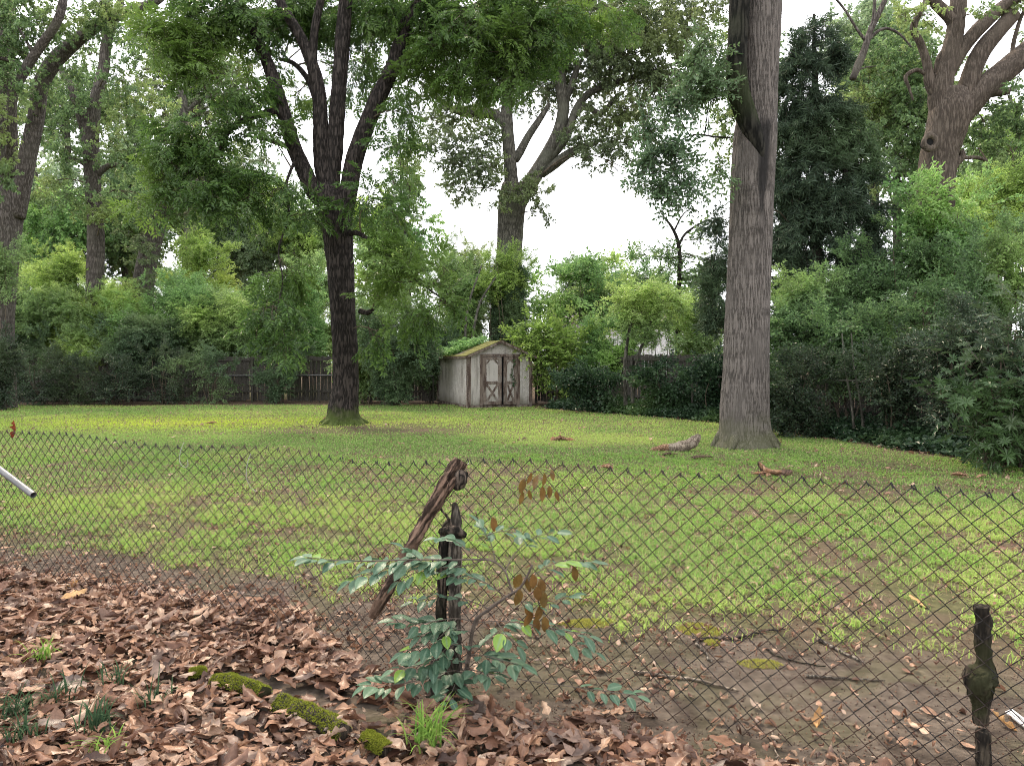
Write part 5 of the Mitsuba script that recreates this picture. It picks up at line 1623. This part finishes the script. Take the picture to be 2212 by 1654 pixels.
sp = thing('fence_post', 'split rotten wooden post with two black prongs behind the green sapling', 'post')
wood('prong', [(958, 1440, 34), (954, 1390, 26), (953, 1330, 24), (955, 1270, 25), (958, 1215, 27), (962, 1170, 30), (966, 1140, 24), (972, 1124, 12)], 3.64, 'rotten_black', sp, 404)
wood('prong', [(978, 1450, 38), (980, 1390, 28), (981, 1330, 26), (981, 1270, 27), (982, 1210, 29), (983, 1160, 28), (984, 1120, 22), (983, 1098, 16), (981, 1086, 9)], 3.62, 'rotten_grey', sp, 405)
wood('stump', [(964, 1545, 100), (964, 1515, 92), (962, 1480, 80), (962, 1440, 66), (966, 1400, 52), (968, 1380, 40)], 3.62, 'rotten_black', sp, 406, .35, 9, 30)
wood('collar', [(950, 1150, 16, 3.6), (968, 1148, 22, 3.58), (990, 1152, 22, 3.58), (1004, 1158, 12, 3.6)], 3.6, 'rotten_black', sp, 407, .5, 26)
wood('twig', [(975, 1140, 6, 3.58), (966, 1118, 6, 3.57), (955, 1105, 5, 3.57), (950, 1098, 4, 3.57)], 3.6, 'rotten_black', sp, 408, .3, 26, 8)

rp = thing('fence_post', 'gnarled mossy wooden post piece with a swollen knot at the lower right corner', 'post')
wood('shaft', [(2133, 1572, 28), (2132, 1545, 31), (2132, 1518, 34), (2127, 1494, 50), (2126, 1474, 64), (2136, 1454, 52), (2138, 1438, 34), (2132, 1400, 33), (2131, 1370, 36), (2133, 1345, 36), (2130, 1325, 33), (2128, 1313, 28)], 2.92, 'rotten_moss', rp, 410, .55, 13)
st = thing('post_stump', 'short broken post stump standing below the gnarled mossy post piece', 'stump')
wood('shaft', [(2140, 1715, 34), (2139, 1660, 32), (2137, 1620, 31), (2136, 1594, 32), (2136, 1586, 28)], 2.9, 'rotten_moss', st, 411, .25, 16)

pp = thing('metal_pipe', 'galvanised fence pipe with an open end sticking in from the left', 'pipe')
a_, b_ = at(-60, 972, 5.05), at(68, 1070, 4.72)
u = unit(b_ - a_)
ring = tube(np.array([a_, (a_ + b_) / 2, b_]), .0205, 24, False)
inner = tube(np.array([b_, b_ - u * .3]), .0178, 24, False)
t0_, a0_, b0_ = frames(np.array([a_, (a_ + b_) / 2, b_]))
mb = MB()
mb.add(*ring)
mb.add(*inner)
ang = np.arange(24) * 2 * np.pi / 24
d_ = np.cos(ang)[:, None] * a0_[-1] + np.sin(ang)[:, None] * b0_[-1]
v = np.vstack([b_ + d_ * .0205, b_ + d_ * .0178])
k = np.arange(24)
mb.add(v, np.stack([k, (k + 1) % 24, 24 + (k + 1) % 24, 24 + k], 1))
put('tube', mb.mesh(), 'galvanised', pp, smooth=35)

# logs and debris on the lawn
lg = thing('fallen_log', 'half rotten log with orange broken end lying left of the huge trunk', 'log')
wood('bark', [(1440, 968, 17, 13.9), (1460, 968, 22, 13.85), (1480, 964, 25, 13.8), (1497, 956, 23, 13.8), (1507, 946, 18, 13.8), (1511, 938, 8, 13.8)], 13.85, 'lichen_bark', lg, 420, .35, 7, 20, .03)
wood('core', [(1404, 975, 6, 13.95), (1418, 971, 13, 13.93), (1435, 968, 17, 13.9), (1452, 968, 17, 13.88)], 13.9, 'orange_wood', lg, 421, .45, 9, 16, .03)
lg = thing('fallen_log', 'curved reddish piece of rotten bark lying right of the huge trunk', 'log')
wood('core', [(1640, 998, 6, 10.9), (1646, 1008, 13, 10.9), (1658, 1020, 17, 10.85), (1678, 1025, 17, 10.8), (1697, 1023, 16, 10.8), (1713, 1019, 8, 10.8)], 10.85, 'rotten_brown', lg, 422, .4, 10, 16, .02)
wood('inner_wood', [(1643, 1000, 5, 10.8), (1652, 1012, 9, 10.78), (1668, 1019, 10, 10.72), (1690, 1019, 8, 10.7)], 10.75, 'orange_wood', lg, 423, .4, 12, 12, .02)
lg = thing('fallen_log', 'small orange wood chunk pile on the lawn before the shed', 'log')
r = rng_of(424)
for i in range(9):
    c = at(1192 + i * 5.6, 951 - 4 * math.sin(i / 8 * 3.1), 15.7 + r.uniform(-.15, .15))
    d = unit(r.normal(size=3) * [1, .6, .25]) * r.uniform(.06, .12)
    q = np.array([c - d, c, c + d])
    put('chip', tube(q, [.015, r.uniform(.03, .055), .012], 7, True, gnarl(425 + i, .5, 14)), 'orange_wood', lg, smooth=30)
CH = (('rotten bark strip on the lawn below the fallen log', 1440, 995, 13.2, .26, 'rotten_brown'), ('flat reddish bark strip on the lawn between log and curved bark piece', 1515, 998, 12.6, .38, 'rotten_brown'),
      ('pale bark flake on the lawn behind the fence top, right of the split post', 1318, 1018, 11.4, .2, 'orange_wood'), ('pale bark flake beside the curved bark piece', 1650, 1034, 10.6, .22, 'orange_wood'),
      ('orange bark flake on the lawn near the right border', 2095, 1033, 10.7, .3, 'orange_wood'), ('small bark flake on the far left lawn', 455, 915, 20.0, .3, 'orange_wood'))
for i, (lab, x_, y_, dp_, L_, m_) in enumerate(CH):
    c = at(x_, y_, dp_)
    c[2] = float(height(c[0], c[1])) + .03
    r = rng_of(430 + i)
    bf = thing('bark_flake', lab, 'bark piece')
    for j in range(3):
        d = unit(np.array([1, r.normal() * .5, r.normal() * .08])) * L_ * r.uniform(.3, .5)
        o = c + [r.normal() * L_ * .25, r.normal() * .08, j * .012]
        q = catmull([o - d, o + [0, 0, .025], o + d], .04)
        rad = np.interp(np.linspace(0, 1, len(q)), [0, .5, 1], [.008, .035, .008])
        v, f = tube(q, rad, 9, True, gnarl(440 + 5 * i + j, .5, 16))
        v[:, 2] = c[2] + (v[:, 2] - c[2]) * .6
        put('flake', (v, f), m_, bf, smooth=30)

# mossy edging log in the leaves
def moss_fn(p, n, uv):
    return mix((0.075, 0.10, 0.012), (0.19, 0.235, 0.03), dr.clip(uv.x, 0, 1))


scene['moss_mat'] = {'type': 'principledthin', 'base_color': proc(lambda p, n, uv: mix((0.13, 0.155, 0.02), (0.33, 0.36, 0.06), dr.clip(uv.x, 0, 1))), 'roughness': .6, 'diff_trans': .5, 'spec_trans': 0.0, 'eta': 1.3}
scene['pale_moss_mat'] = {'type': 'principledthin', 'base_color': proc(lambda p, n, uv: mix((0.26, 0.27, 0.05), (0.50, 0.47, 0.13), dr.clip(uv.x, 0, 1))), 'roughness': .6, 'diff_trans': .5, 'spec_trans': 0.0, 'eta': 1.3}


def fuzz(points, normals, n, L, r, w=.0022):
    """Tufts of fine moss standing off a surface."""
    k = r.integers(0, len(points), n)
    b = points[k]
    d = unit(normals[k] + r.normal(size=(n, 3)) * .45)
    mb = MB()
    leaves_quad(mb, b - d * .003, d, rand_dirs(r, n), r.uniform(.5, 1.2, n) * L, r.uniform(.7, 1.5, n) * w, r.uniform(0, 1, n), droop=.2)
    return mb


def mossy_log(label, rows, depth, seed):
    root = thing('mossy_log', label, 'log')
    q = catmull(np.array([[*gz(a[0], a[1], .11), a[2] / 1662.0 * a[3] * .47] for a in rows]), .015)
    q[:, 2] = height(q[:, 0], q[:, 1]) + .06
    v, f = tube(q[:, :3], q[:, 3], 20, True, gnarl(seed, .55, 12))
    put('wood', (v, f), 'rotten_moss', root, smooth=True)
    m = trimesh.Trimesh(v, f, process=False)
    r = rng_of(seed)
    pt, fi = trimesh.sample.sample_surface(m, 5200, seed=seed)
    nr = m.face_normals[fi]
    up = nr[:, 2] > .05 + 1.1 * (meshkit.noise(np.asarray(pt) * 18, seed) - .5)
    mb = fuzz(np.asarray(pt)[up], nr[up], 5200, .013, r)
    put('moss', mb.mesh(), 'moss_mat', root, uv=mb.uv(), kind='stuff')


mossy_log('bright moss covered log end in the leaves, upper left piece', [(458, 1481, 30, 3.72), (490, 1490, 38, 3.68), (528, 1502, 42, 3.64), (566, 1514, 40, 3.6)], 3.66, 451)
mossy_log('bright moss covered log piece in the leaves, in the middle of three', [(598, 1530, 44, 3.56), (640, 1546, 48, 3.5), (690, 1566, 48, 3.44), (738, 1590, 44, 3.38)], 3.47, 452)
mossy_log('short moss covered log piece right of the two longer ones', [(785, 1597, 30, 3.34), (810, 1612, 36, 3.3), (836, 1628, 30, 3.26)], 3.3, 453)
mossy_log('small moss covered log tip showing in the leaves left of the others', [(404, 1466, 20, 3.84), (420, 1464, 24, 3.83), (436, 1462, 18, 3.82)], 3.83, 454)

# moss cushions on the bare soil
for i, (x_, y_, rx_, ry_, lab) in enumerate(((1272, 1351, .17, .09, 'pale yellow moss cushion on the soil behind the fence, left one'), (1510, 1366, .13, .12, 'pale yellow moss cushion on the soil behind the fence, middle one'),
                                             (1650, 1442, .11, .07, 'small moss patch on the bare soil at the right'), (1545, 1395, .05, .05, 'tiny moss patch beside the middle moss cushion'))):
    r = rng_of(460 + i)
    c = gp(x_, y_)
    n_ = 2600 if i < 2 else 1100
    a_, q_ = r.uniform(0, 6.28, n_), np.sqrt(r.uniform(0, 1, n_))
    rag = .75 + .5 * meshkit.noise(np.stack([np.cos(a_) * 2, np.sin(a_) * 2, 0 * a_ + i], 1), 3)
    pt = np.stack([c[0] + np.cos(a_) * q_ * rx_ * rag, c[1] + np.sin(a_) * q_ * ry_ * rag, 0 * a_], 1)
    pt[:, 2] = height(pt[:, 0], pt[:, 1]) + .012 * (1 - q_ ** 2)
    mb = fuzz(pt, np.tile([0, 0, 1.0], (n_, 1)), n_, .014, r, .003)
    put('moss_cushion', mb.mesh(), 'pale_moss_mat', uv=mb.uv(), label=lab, cat='moss', kind='stuff')

# sticks and roots on the soil
STK = ((((1372, 1463), (1430, 1470), (1500, 1478), (1560, 1494), (1600, 1505)), .013, 'lichen_bark', 'lichen grey stick on the bare soil, nearest the split post'),
       (((1748, 1468), (1810, 1472), (1870, 1476), (1920, 1478)), .010, 'rotten_grey', 'straight grey stick in the middle of the bare soil'),
       (((1500, 1392), (1560, 1388), (1610, 1386), (1650, 1372), (1700, 1368)), .014, 'rotten_black', 'dark surface root along the lawn edge'),
       (((1770, 1388), (1810, 1408), (1850, 1428), (1872, 1440)), .015, 'rotten_grey', 'thick grey root running into the lawn at the right'),
       (((1500, 1378), (1512, 1400), (1528, 1425), (1540, 1440)), .012, 'rotten_grey', 'short slanting root on the bare soil'),
       (((1660, 1410), (1680, 1424), (1720, 1436), (1790, 1446)), .008, 'rotten_black', 'thin dark root above the straight grey stick'),
       (((1995, 1538), (2030, 1556), (2055, 1570)), .007, 'lichen_bark', 'thin pale twig left of the gnarled post'),
       (((1672, 1592), (1680, 1616), (1684, 1654)), .007, 'lichen_bark', 'thin upright twig on the soil at the bottom'),
       (((470, 1284), (540, 1290), (640, 1291)), .006, 'lichen_bark', 'thin pale twig on the soil at the left lawn edge'),
       (((1300, 1560), (1360, 1548), (1420, 1560)), .006, 'rotten_brown', 'brown twig under the fence right of the split post'))
for i, (pts, rad, m_, lab) in enumerate(STK):
    p = np.array([gp(*q) for q in pts])
    q = catmull(p, .03)
    rad *= .75
    q[:, 2] = height(q[:, 0], q[:, 1]) + rad * .75 + .004
    q[1:-1] += rng_of(700 + i).normal(size=(len(q) - 2, 3)) * [.006, .006, .001]
    put('stick', tube(q, np.linspace(rad, rad * .55, len(q)), 9, True, gnarl(470 + i, .3, 18)), m_, smooth=True, label=lab, cat='stick')

# white plastic strip at the right border
ws = thing('plastic_strip', 'white ribbed plastic strip lying at the right border by the stump', 'strip')
scene['white_plastic'] = two({'type': 'principled', 'base_color': {'type': 'rgb', 'value': (.4, .4, .41)}, 'roughness': .45})
a_, b_ = gp(2186, 1556), gp(2240, 1598)
for j in range(3):
    o = np.array([.018 * j, .012 * j, .022])
    put('rib', board(a_ + o, b_ + o, .010, .012, (0, 0, 1), .002), 'white_plastic', ws)

# ------------------------------------------------------------------ grass tufts and plants in the leaves
def tuft(name, label, x, y, n, L, W, mat, seed, cat='grass tuft', spread=.03, lean=(.3, 1.2)):
    r = rng_of(seed)
    c = gz(x, y, .09) if y > 1400 else gp(x, y)
    root = thing(name, label, cat)
    for i in range(n):
        a = r.uniform(0, 2 * np.pi)
        d = np.array([math.cos(a), math.sin(a), 0])
        s = np.array([-d[1], d[0], 0])
        ln = L * r.uniform(.5, 1.1)
        le = r.uniform(*lean)
        t = np.linspace(0, 1, 6)[:, None]
        base = c + np.array([r.normal() * spread, r.normal() * spread, 0])
        base[2] = float(height(base[0], base[1])) + (.055 if y > 1400 else .015)
        ctr = base + d * ln * (le * t ** 1.6) * .75 + np.array([0, 0, 1.0]) * ln * (t * 1.0 - le * .62 * t ** 2.2)
        w = W * (1 - t ** 2.5) * .5 + .0003
        v = np.stack([ctr - s * w, ctr + [0, 0, -.15] * w, ctr + s * w], 1).reshape(-1, 3)
        ii, jj = np.meshgrid(np.arange(5), np.arange(2), indexing='ij')
        k = (ii * 3 + jj).ravel()
        f = np.vstack([np.stack([k, k + 1, k + 4], 1), np.stack([k, k + 4, k + 3], 1)])
        put('blade', (v, f), mat, root, smooth=True, uv=np.tile([r.uniform(), 0], (len(v), 1)))


scene['tuft_green'] = {'type': 'principledthin', 'base_color': proc(lambda p, n, uv: mix((0.12, 0.25, 0.045), (0.27, 0.40, 0.09), uv.x)), 'roughness': .45, 'diff_trans': .8, 'spec_trans': 0.0, 'eta': 1.4}
scene['tuft_dark'] = {'type': 'principledthin', 'base_color': proc(lambda p, n, uv: mix((0.025, 0.055, 0.03), (0.07, 0.115, 0.06), uv.x)), 'roughness': .4, 'diff_trans': .6, 'spec_trans': 0.0, 'eta': 1.4}
tuft('grass_tuft', 'bright green arching grass tuft at the bottom centre below the split post', 925, 1632, 64, .25, .007, 'tuft_green', 501)
tuft('grass_tuft', 'light green small grass tuft in the leaves at the left', 78, 1440, 30, .16, .006, 'tuft_green', 502)
tuft('grass_tuft', 'light green grass tuft at the bottom left edge', 215, 1650, 22, .15, .006, 'tuft_green', 503)
tuft('liriope_tuft', 'dark grass like tuft at the far left bottom', 22, 1565, 51, 0.20, .006, 'tuft_dark', 504)
tuft('liriope_tuft', 'dark grass like tuft left of the mossy logs, upper one', 236, 1492, 26, .15, .006, 'tuft_dark', 505)
tuft('liriope_tuft', 'dark grass like tuft left of the mossy logs, lower one', 195, 1600, 45, 0.20, .006, 'tuft_dark', 506)
tuft('liriope_tuft', 'dark sparse tuft in the leaves near the left bottom', 115, 1530, 27, 0.18, .006, 'tuft_dark', 507)
tuft('liriope_tuft', 'dark tuft between the lower left tufts and the mossy logs', 318, 1540, 15, 0.20, .006, 'tuft_dark', 508)
tuft('liriope_tuft', 'dark tuft at the left corner of the photo', 40, 1620, 39, 0.18, .006, 'tuft_dark', 509)

# the sapling at the split post
def plant_leaf(r, L, W, cup=.22, bend=.5):
    n = 9
    s = np.linspace(0, 1, n)
    w = W / 2 * np.sin(np.pi * np.clip(s, 0.0, 1) ** .9) ** .8
    w[0], w[-1] = .0012, .0008
    phi = -bend * s + r.normal() * .15 * s
    x, z = np.cumsum(np.cos(phi)) * L / n, np.cumsum(np.sin(phi)) * L / n
    rows = [np.stack([x, sg * w * math.cos(cup), z + abs(sg) * w * math.sin(cup) + .06 * w * np.sin(9 * s + sg)], 1) for sg in (-1, -.5, 0, .5, 1)]
    v = np.stack(rows, 1).reshape(-1, 3)
    i, j = np.meshgrid(np.arange(n - 1), np.arange(4), indexing='ij')
    k = i * 5 + j
    q = np.stack([k, k + 5, k + 6, k + 1], -1).reshape(-1, 4)
    f = np.vstack([q[:, [0, 1, 2]], q[:, [0, 2, 3]]])
    mid = (np.abs(np.tile([-1, -.5, 0, .5, 1], n)) < .1).astype(float)
    return v, f, mid


def sap_fn(p, n, uv):
    c = mix((0.05, 0.105, 0.066), (0.115, 0.19, 0.118), uv.x)
    c = dr.select(uv.x > .93, mi.Color3f(.18, .30, .06), c)
    return mix(c, (0.19, 0.27, 0.19), .5 * smoothstep(.35, .95, uv.y))


leafy_mat('sapling_leaf', sap_fn, .55, .4, .36)
leafy_mat('dead_leaf_mat', lambda p, n, uv: mix(mix((0.055, 0.036, 0.012), (0.21, 0.135, 0.042), fbm(p.x * 34, p.y * 34, p.z * 34, 3)), (.17, .075, .03), uv.x * .5), .6, .3)
diffuse_proc('sap_stem', lambda p, n, uv: mix((.05, .04, .035), (.15, .12, .10), noise(p.x * 40, p.y * 40, p.z * 25)), .8, .3)
sapl = thing('sapling', 'blue green leafy sapling growing out at the foot of the split post', 'sapling')
rs = rng_of(520)


def leaf_at(root, base, d, nrm, L, W, mat, r, bend=.5, tone=None):
    d = unit(d)
    y = unit(np.cross(nrm, d))
    z = np.cross(d, y)
    v, f, mid = plant_leaf(r, L, W, bend=bend)
    t = r.uniform() if tone is None else tone
    # short stalk
    st = np.array([[0, .0009, 0], [0, -.0009, 0], [-.012, 0, .002]])
    f = np.vstack([f, [[len(v), len(v) + 1, len(v) + 2]]])
    v = np.vstack([v, st]) + [.012, 0, -.002]
    put('leaf', (base + v @ np.stack([d, y, z]), f), mat, root, smooth=True, uv=np.stack([np.full(len(v), t), np.r_[mid, 0, 0, 0]], 1))


def stem_line(rows, r0, r1, depth=3.5):
    q = catmull(limb_points([(a[0], a[1], 1, a[2]) if len(a) > 2 else (a[0], a[1], 1) for a in rows], depth)[:, :3], .015)
    put('stem', tube(q, np.linspace(r0, r1, len(q)), 8), 'sap_stem', sapl, smooth=True)
    return q


def leafy(q, gap, t0, Lm, r, size=.075, both=True):
    """Leaves alternate along a twig from t0 on, the last at its tip."""
    seg = np.r_[0, np.cumsum(np.linalg.norm(np.diff(q, axis=0), axis=1))]
    d = t0 * seg[-1]
    sg = 1
    while d < seg[-1]:
        i = min(len(q) - 2, np.searchsorted(seg, d))
        t = unit(q[i + 1] - q[i])
        side = unit(np.cross([0, 0, 1.0], t)) * sg
        L = 1.22 * size * r.uniform(.7, 1.15)
        leaf_at(sapl, q[i], t * .6 + side * .8 + [0, 0, r.uniform(-.25, .15)], unit(np.array([0, -.12, 1.0]) + r.normal(size=3) * .25), L, L * r.uniform(.42, .52), 'sapling_leaf', r, bend=r.uniform(.1, .6))
        sg = -sg
        d += .58 * gap * r.uniform(.7, 1.3)
    t = unit(q[-1] - q[-3])
    leaf_at(sapl, q[-1], t + [0, 0, -.1], [0, -.1, 1], size, size * .47, 'sapling_leaf', r)


main = stem_line([(1000, 1500, 3.55), (1012, 1420, 3.5), (1026, 1346, 3.45), (1058, 1319, 3.42), (1094, 1292, 3.4), (1122, 1274, 3.38), (1140, 1245, 3.38), (1150, 1222, 3.38)], .011, .005)
second = stem_line([(1008, 1440, 3.5), (1022, 1360, 3.55), (1052, 1320, 3.55), (1080, 1300, 3.56)], .008, .004)
arch = stem_line([(1108, 1284, 3.4), (1100, 1262, 3.4), (1091, 1237, 3.4), (1070, 1217, 3.4), (1043, 1211, 3.38), (967, 1211, 3.34), (876, 1211, 3.3), (800, 1214, 3.27), (720, 1212, 3.24), (668, 1206, 3.22)], .005, .0018)
leafy(arch, .035, .33, 0, rs, .078)
for rows, t0, gap, size in (
        ([(900, 1211, 3.31), (850, 1225, 3.27), (800, 1240, 3.23), (765, 1252, 3.2)], .15, .038, .085),
        ([(960, 1211, 3.33), (905, 1235, 3.28), (870, 1252, 3.25)], .25, .04, .08),
        ([(1043, 1211, 3.38), (1010, 1190, 3.36), (985, 1172, 3.35), (955, 1165, 3.33)], .3, .036, .075),
        ([(1070, 1219, 3.4), (1062, 1180, 3.42), (1048, 1155, 3.42), (1040, 1140, 3.42)], .3, .032, .072),
        ([(1048, 1160, 3.42), (1075, 1150, 3.43), (1105, 1150, 3.44), (1135, 1160, 3.45)], .2, .035, .072),
        ([(1091, 1237, 3.4), (1110, 1200, 3.44), (1150, 1165, 3.5), (1200, 1150, 3.55)], .35, .05, .07),
        ([(1094, 1292, 3.4), (1050, 1262, 3.36), (1010, 1248, 3.34), (960, 1240, 3.32)], .25, .036, .078),
        ([(1058, 1319, 3.42), (1010, 1300, 3.38), (960, 1290, 3.36), (900, 1300, 3.32)], .3, .042, .07),
        ([(1122, 1274, 3.38), (1160, 1240, 3.42), (1210, 1215, 3.46), (1275, 1212, 3.5)], .3, .04, .08),
        ([(1026, 1346, 3.45), (985, 1340, 3.4), (940, 1345, 3.34), (905, 1352, 3.3), (860, 1345, 3.28)], .3, .036, .085),
        ([(985, 1340, 3.4), (960, 1370, 3.33), (925, 1395, 3.28), (880, 1410, 3.25)], .15, .034, .085),
        ([(1012, 1420, 3.5), (1000, 1400, 3.42), (970, 1400, 3.36), (930, 1440, 3.3)], .2, .034, .082),
        ([(1004, 1460, 3.52), (975, 1455, 3.42), (925, 1470, 3.32), (860, 1484, 3.26), (800, 1488, 3.22)], .2, .032, .085),
        ([(1008, 1440, 3.5), (960, 1425, 3.4), (910, 1440, 3.34), (860, 1450, 3.3)], .15, .034, .08),
        ([(1020, 1370, 3.46), (960, 1360, 3.38), (915, 1375, 3.32)], .15, .034, .082),
        ([(1008, 1450, 3.5), (1030, 1455, 3.4), (1060, 1462, 3.34)], .2, .034, .08),
        ([(1043, 1211, 3.38), (1000, 1225, 3.36), (930, 1225, 3.32), (880, 1190, 3.3)], .2, .036, .075),
        ([(1094, 1292, 3.4), (1120, 1300, 3.38), (1170, 1310, 3.36), (1230, 1290, 3.36)], .2, .04, .07),
        ([(1004, 1465, 3.5), (985, 1480, 3.38), (975, 1500, 3.3), (965, 1515, 3.26)], .3, .034, .082),
        ([(1012, 1420, 3.5), (1040, 1420, 3.42), (1085, 1432, 3.36), (1120, 1440, 3.32)], .25, .036, .088),
        ([(1026, 1350, 3.45), (1070, 1345, 3.4), (1130, 1350, 3.38), (1190, 1360, 3.36), (1265, 1375, 3.34)], .3, .042, .078),
        ([(1070, 1345, 3.4), (1090, 1370, 3.36), (1110, 1392, 3.33)], .2, .036, .088),
        ([(1190, 1360, 3.36), (1230, 1390, 3.34), (1280, 1410, 3.32)], .3, .05, .07),
        ([(1006, 1450, 3.5), (1100, 1470, 3.4), (1240, 1490, 3.3), (1370, 1508, 3.2)], .68, .05, .07),
        ([(1010, 1430, 3.5), (1050, 1390, 3.5), (1080, 1365, 3.52)], .3, .04, .07)):
    q = stem_line(rows, .0026, .0012)
    leafy(q, gap, t0, 0, rs, size)

dl = thing('dead_leaf_cluster', 'hanging cluster of glossy brown dead leaves on the right twig of the sapling', 'dead leaves')
q = catmull([at(1148, 1224, 3.36), at(1140, 1250, 3.36), at(1155, 1275, 3.36), at(1168, 1320, 3.36)], .015)
put('twig', tube(q, .0025, 6), 'sap_stem', dl, smooth=True)
for (x_, y_, dx, L_) in ((1128, 1232, -.35, .085), (1142, 1240, -.05, .08), (1124, 1264, -.1, .09), (1150, 1232, .1, .08), (1165, 1242, .2, .085), (1172, 1268, .1, .09), (1168, 1300, -.1, .085), (1152, 1312, -.35, .09), (1160, 1325, .0, .085), (1172, 1325, .25, .09), (1148, 1296, -.2, .08), (1158, 1260, .15, .08)):
    leaf_at(dl, at(x_, y_, 3.34 + rs.uniform(-.03, .03)), [dx, rs.uniform(-.15, .15), -1], unit(np.array([rs.normal() * .5, -1, .1])), 1.0 * L_, L_ * .5, 'dead_leaf_mat', rs, bend=.25)
dl = thing('dead_leaf_cluster', 'thin brown dead leaves hanging on the fence top right of the leaning branch', 'dead leaves')
q = catmull([at(1196, 1024, 3.52), at(1170, 1014, 3.52), at(1140, 1030, 3.53), at(1128, 1070, 3.53)], .015)
put('twig', tube(q, .002, 6), 'sap_stem', dl, smooth=True)
for (x_, y_, dx, L_) in ((1190, 1006, .2, .06), (1176, 1012, .05, .075), (1164, 1016, -.3, .08), (1150, 1012, -.2, .07), (1136, 1024, -.3, .085), (1130, 1052, -.1, .08), (1142, 1050, .1, .06), (1172, 1040, .0, .085), (1186, 1040, .1, .07), (1200, 1052, .15, .06)):
    leaf_at(dl, at(x_, y_, 3.5 + rs.uniform(-.03, .03)), [dx, rs.uniform(-.15, .15), -1], unit(np.array([rs.normal() * .7, -1, .1])), 1.0 * L_, L_ * .4, 'dead_leaf_mat', rs, bend=.3)
for lab, x_, y_, dp_ in (('single brown dead leaf in the fence above the sapling', 1062, 1108, 3.5), ('single orange leaf on the far right twig of the sapling', 1238, 1215, 3.45)):
    sl = thing('dead_leaf', lab, 'dead leaf')
    leaf_at(sl, at(x_, y_, dp_), [.2, 0, -1], [.3, -1, .1], .085, .036, 'dead_leaf_mat', rs)


# single fallen leaves that stand out
def big_leaf(label, pos, mat_tone, size, shape, R, name='oak_leaf', mat='dry_leaf_mat'):
    v, f = shape
    put(name, (v * size @ R.T + pos, f), mat, smooth=True, uv=np.tile([mat_tone, .5], (len(v), 1)), label=label, cat='leaf')


ro = rng_of(540)
flat = leaf_shape(ro, .2, .13, 3, .5, 17, .25)
curl = leaf_shape(ro, .15, .10, 3, .6, 15, .8)


def euler(a, b, c):
    m = trimesh.transformations.euler_matrix(c, b, a, 'sxyz')
    return m[:3, :3]


p = at(27, 926, 5.42)
scene['red_leaf'] = {'type': 'principledthin', 'base_color': {'type': 'rgb', 'value': (.20, .055, .03)}, 'roughness': .5, 'diff_trans': .3, 'spec_trans': 0.0, 'eta': 1.4}
big_leaf('russet oak leaf caught upright on the fence top at the left', p, 0, 1.0, curl, euler(.4, -1.25, .3), mat='red_leaf')
p = gp(705, 1620)
p[2] += .1
big_leaf('large flat tan oak leaf at the bottom left of the grass tuft', p, .9, 1.25, flat, euler(.7, -.25, .15))
for i, (x_, y_, lab) in enumerate(((150, 1312, 'golden tan curled leaf in the upper left of the leaf pile'), (152, 1338, 'golden tan curled leaf just below another in the leaf pile'), (1775, 1568, 'yellow tan curled leaf on the bare soil at the bottom right'), (1990, 1312, 'orange tan leaf at the lawn edge far right'), (2180, 1578, 'yellow tan curled leaf behind the stump at the right border'))):
    p = gp(x_, y_)
    p[2] = float(height(p[0], p[1])) + (.09 if i < 2 else .03)
    big_leaf(lab, p, 1.8, .85, [curl, flat][i % 2], euler(.6 * i, -.3, .4))
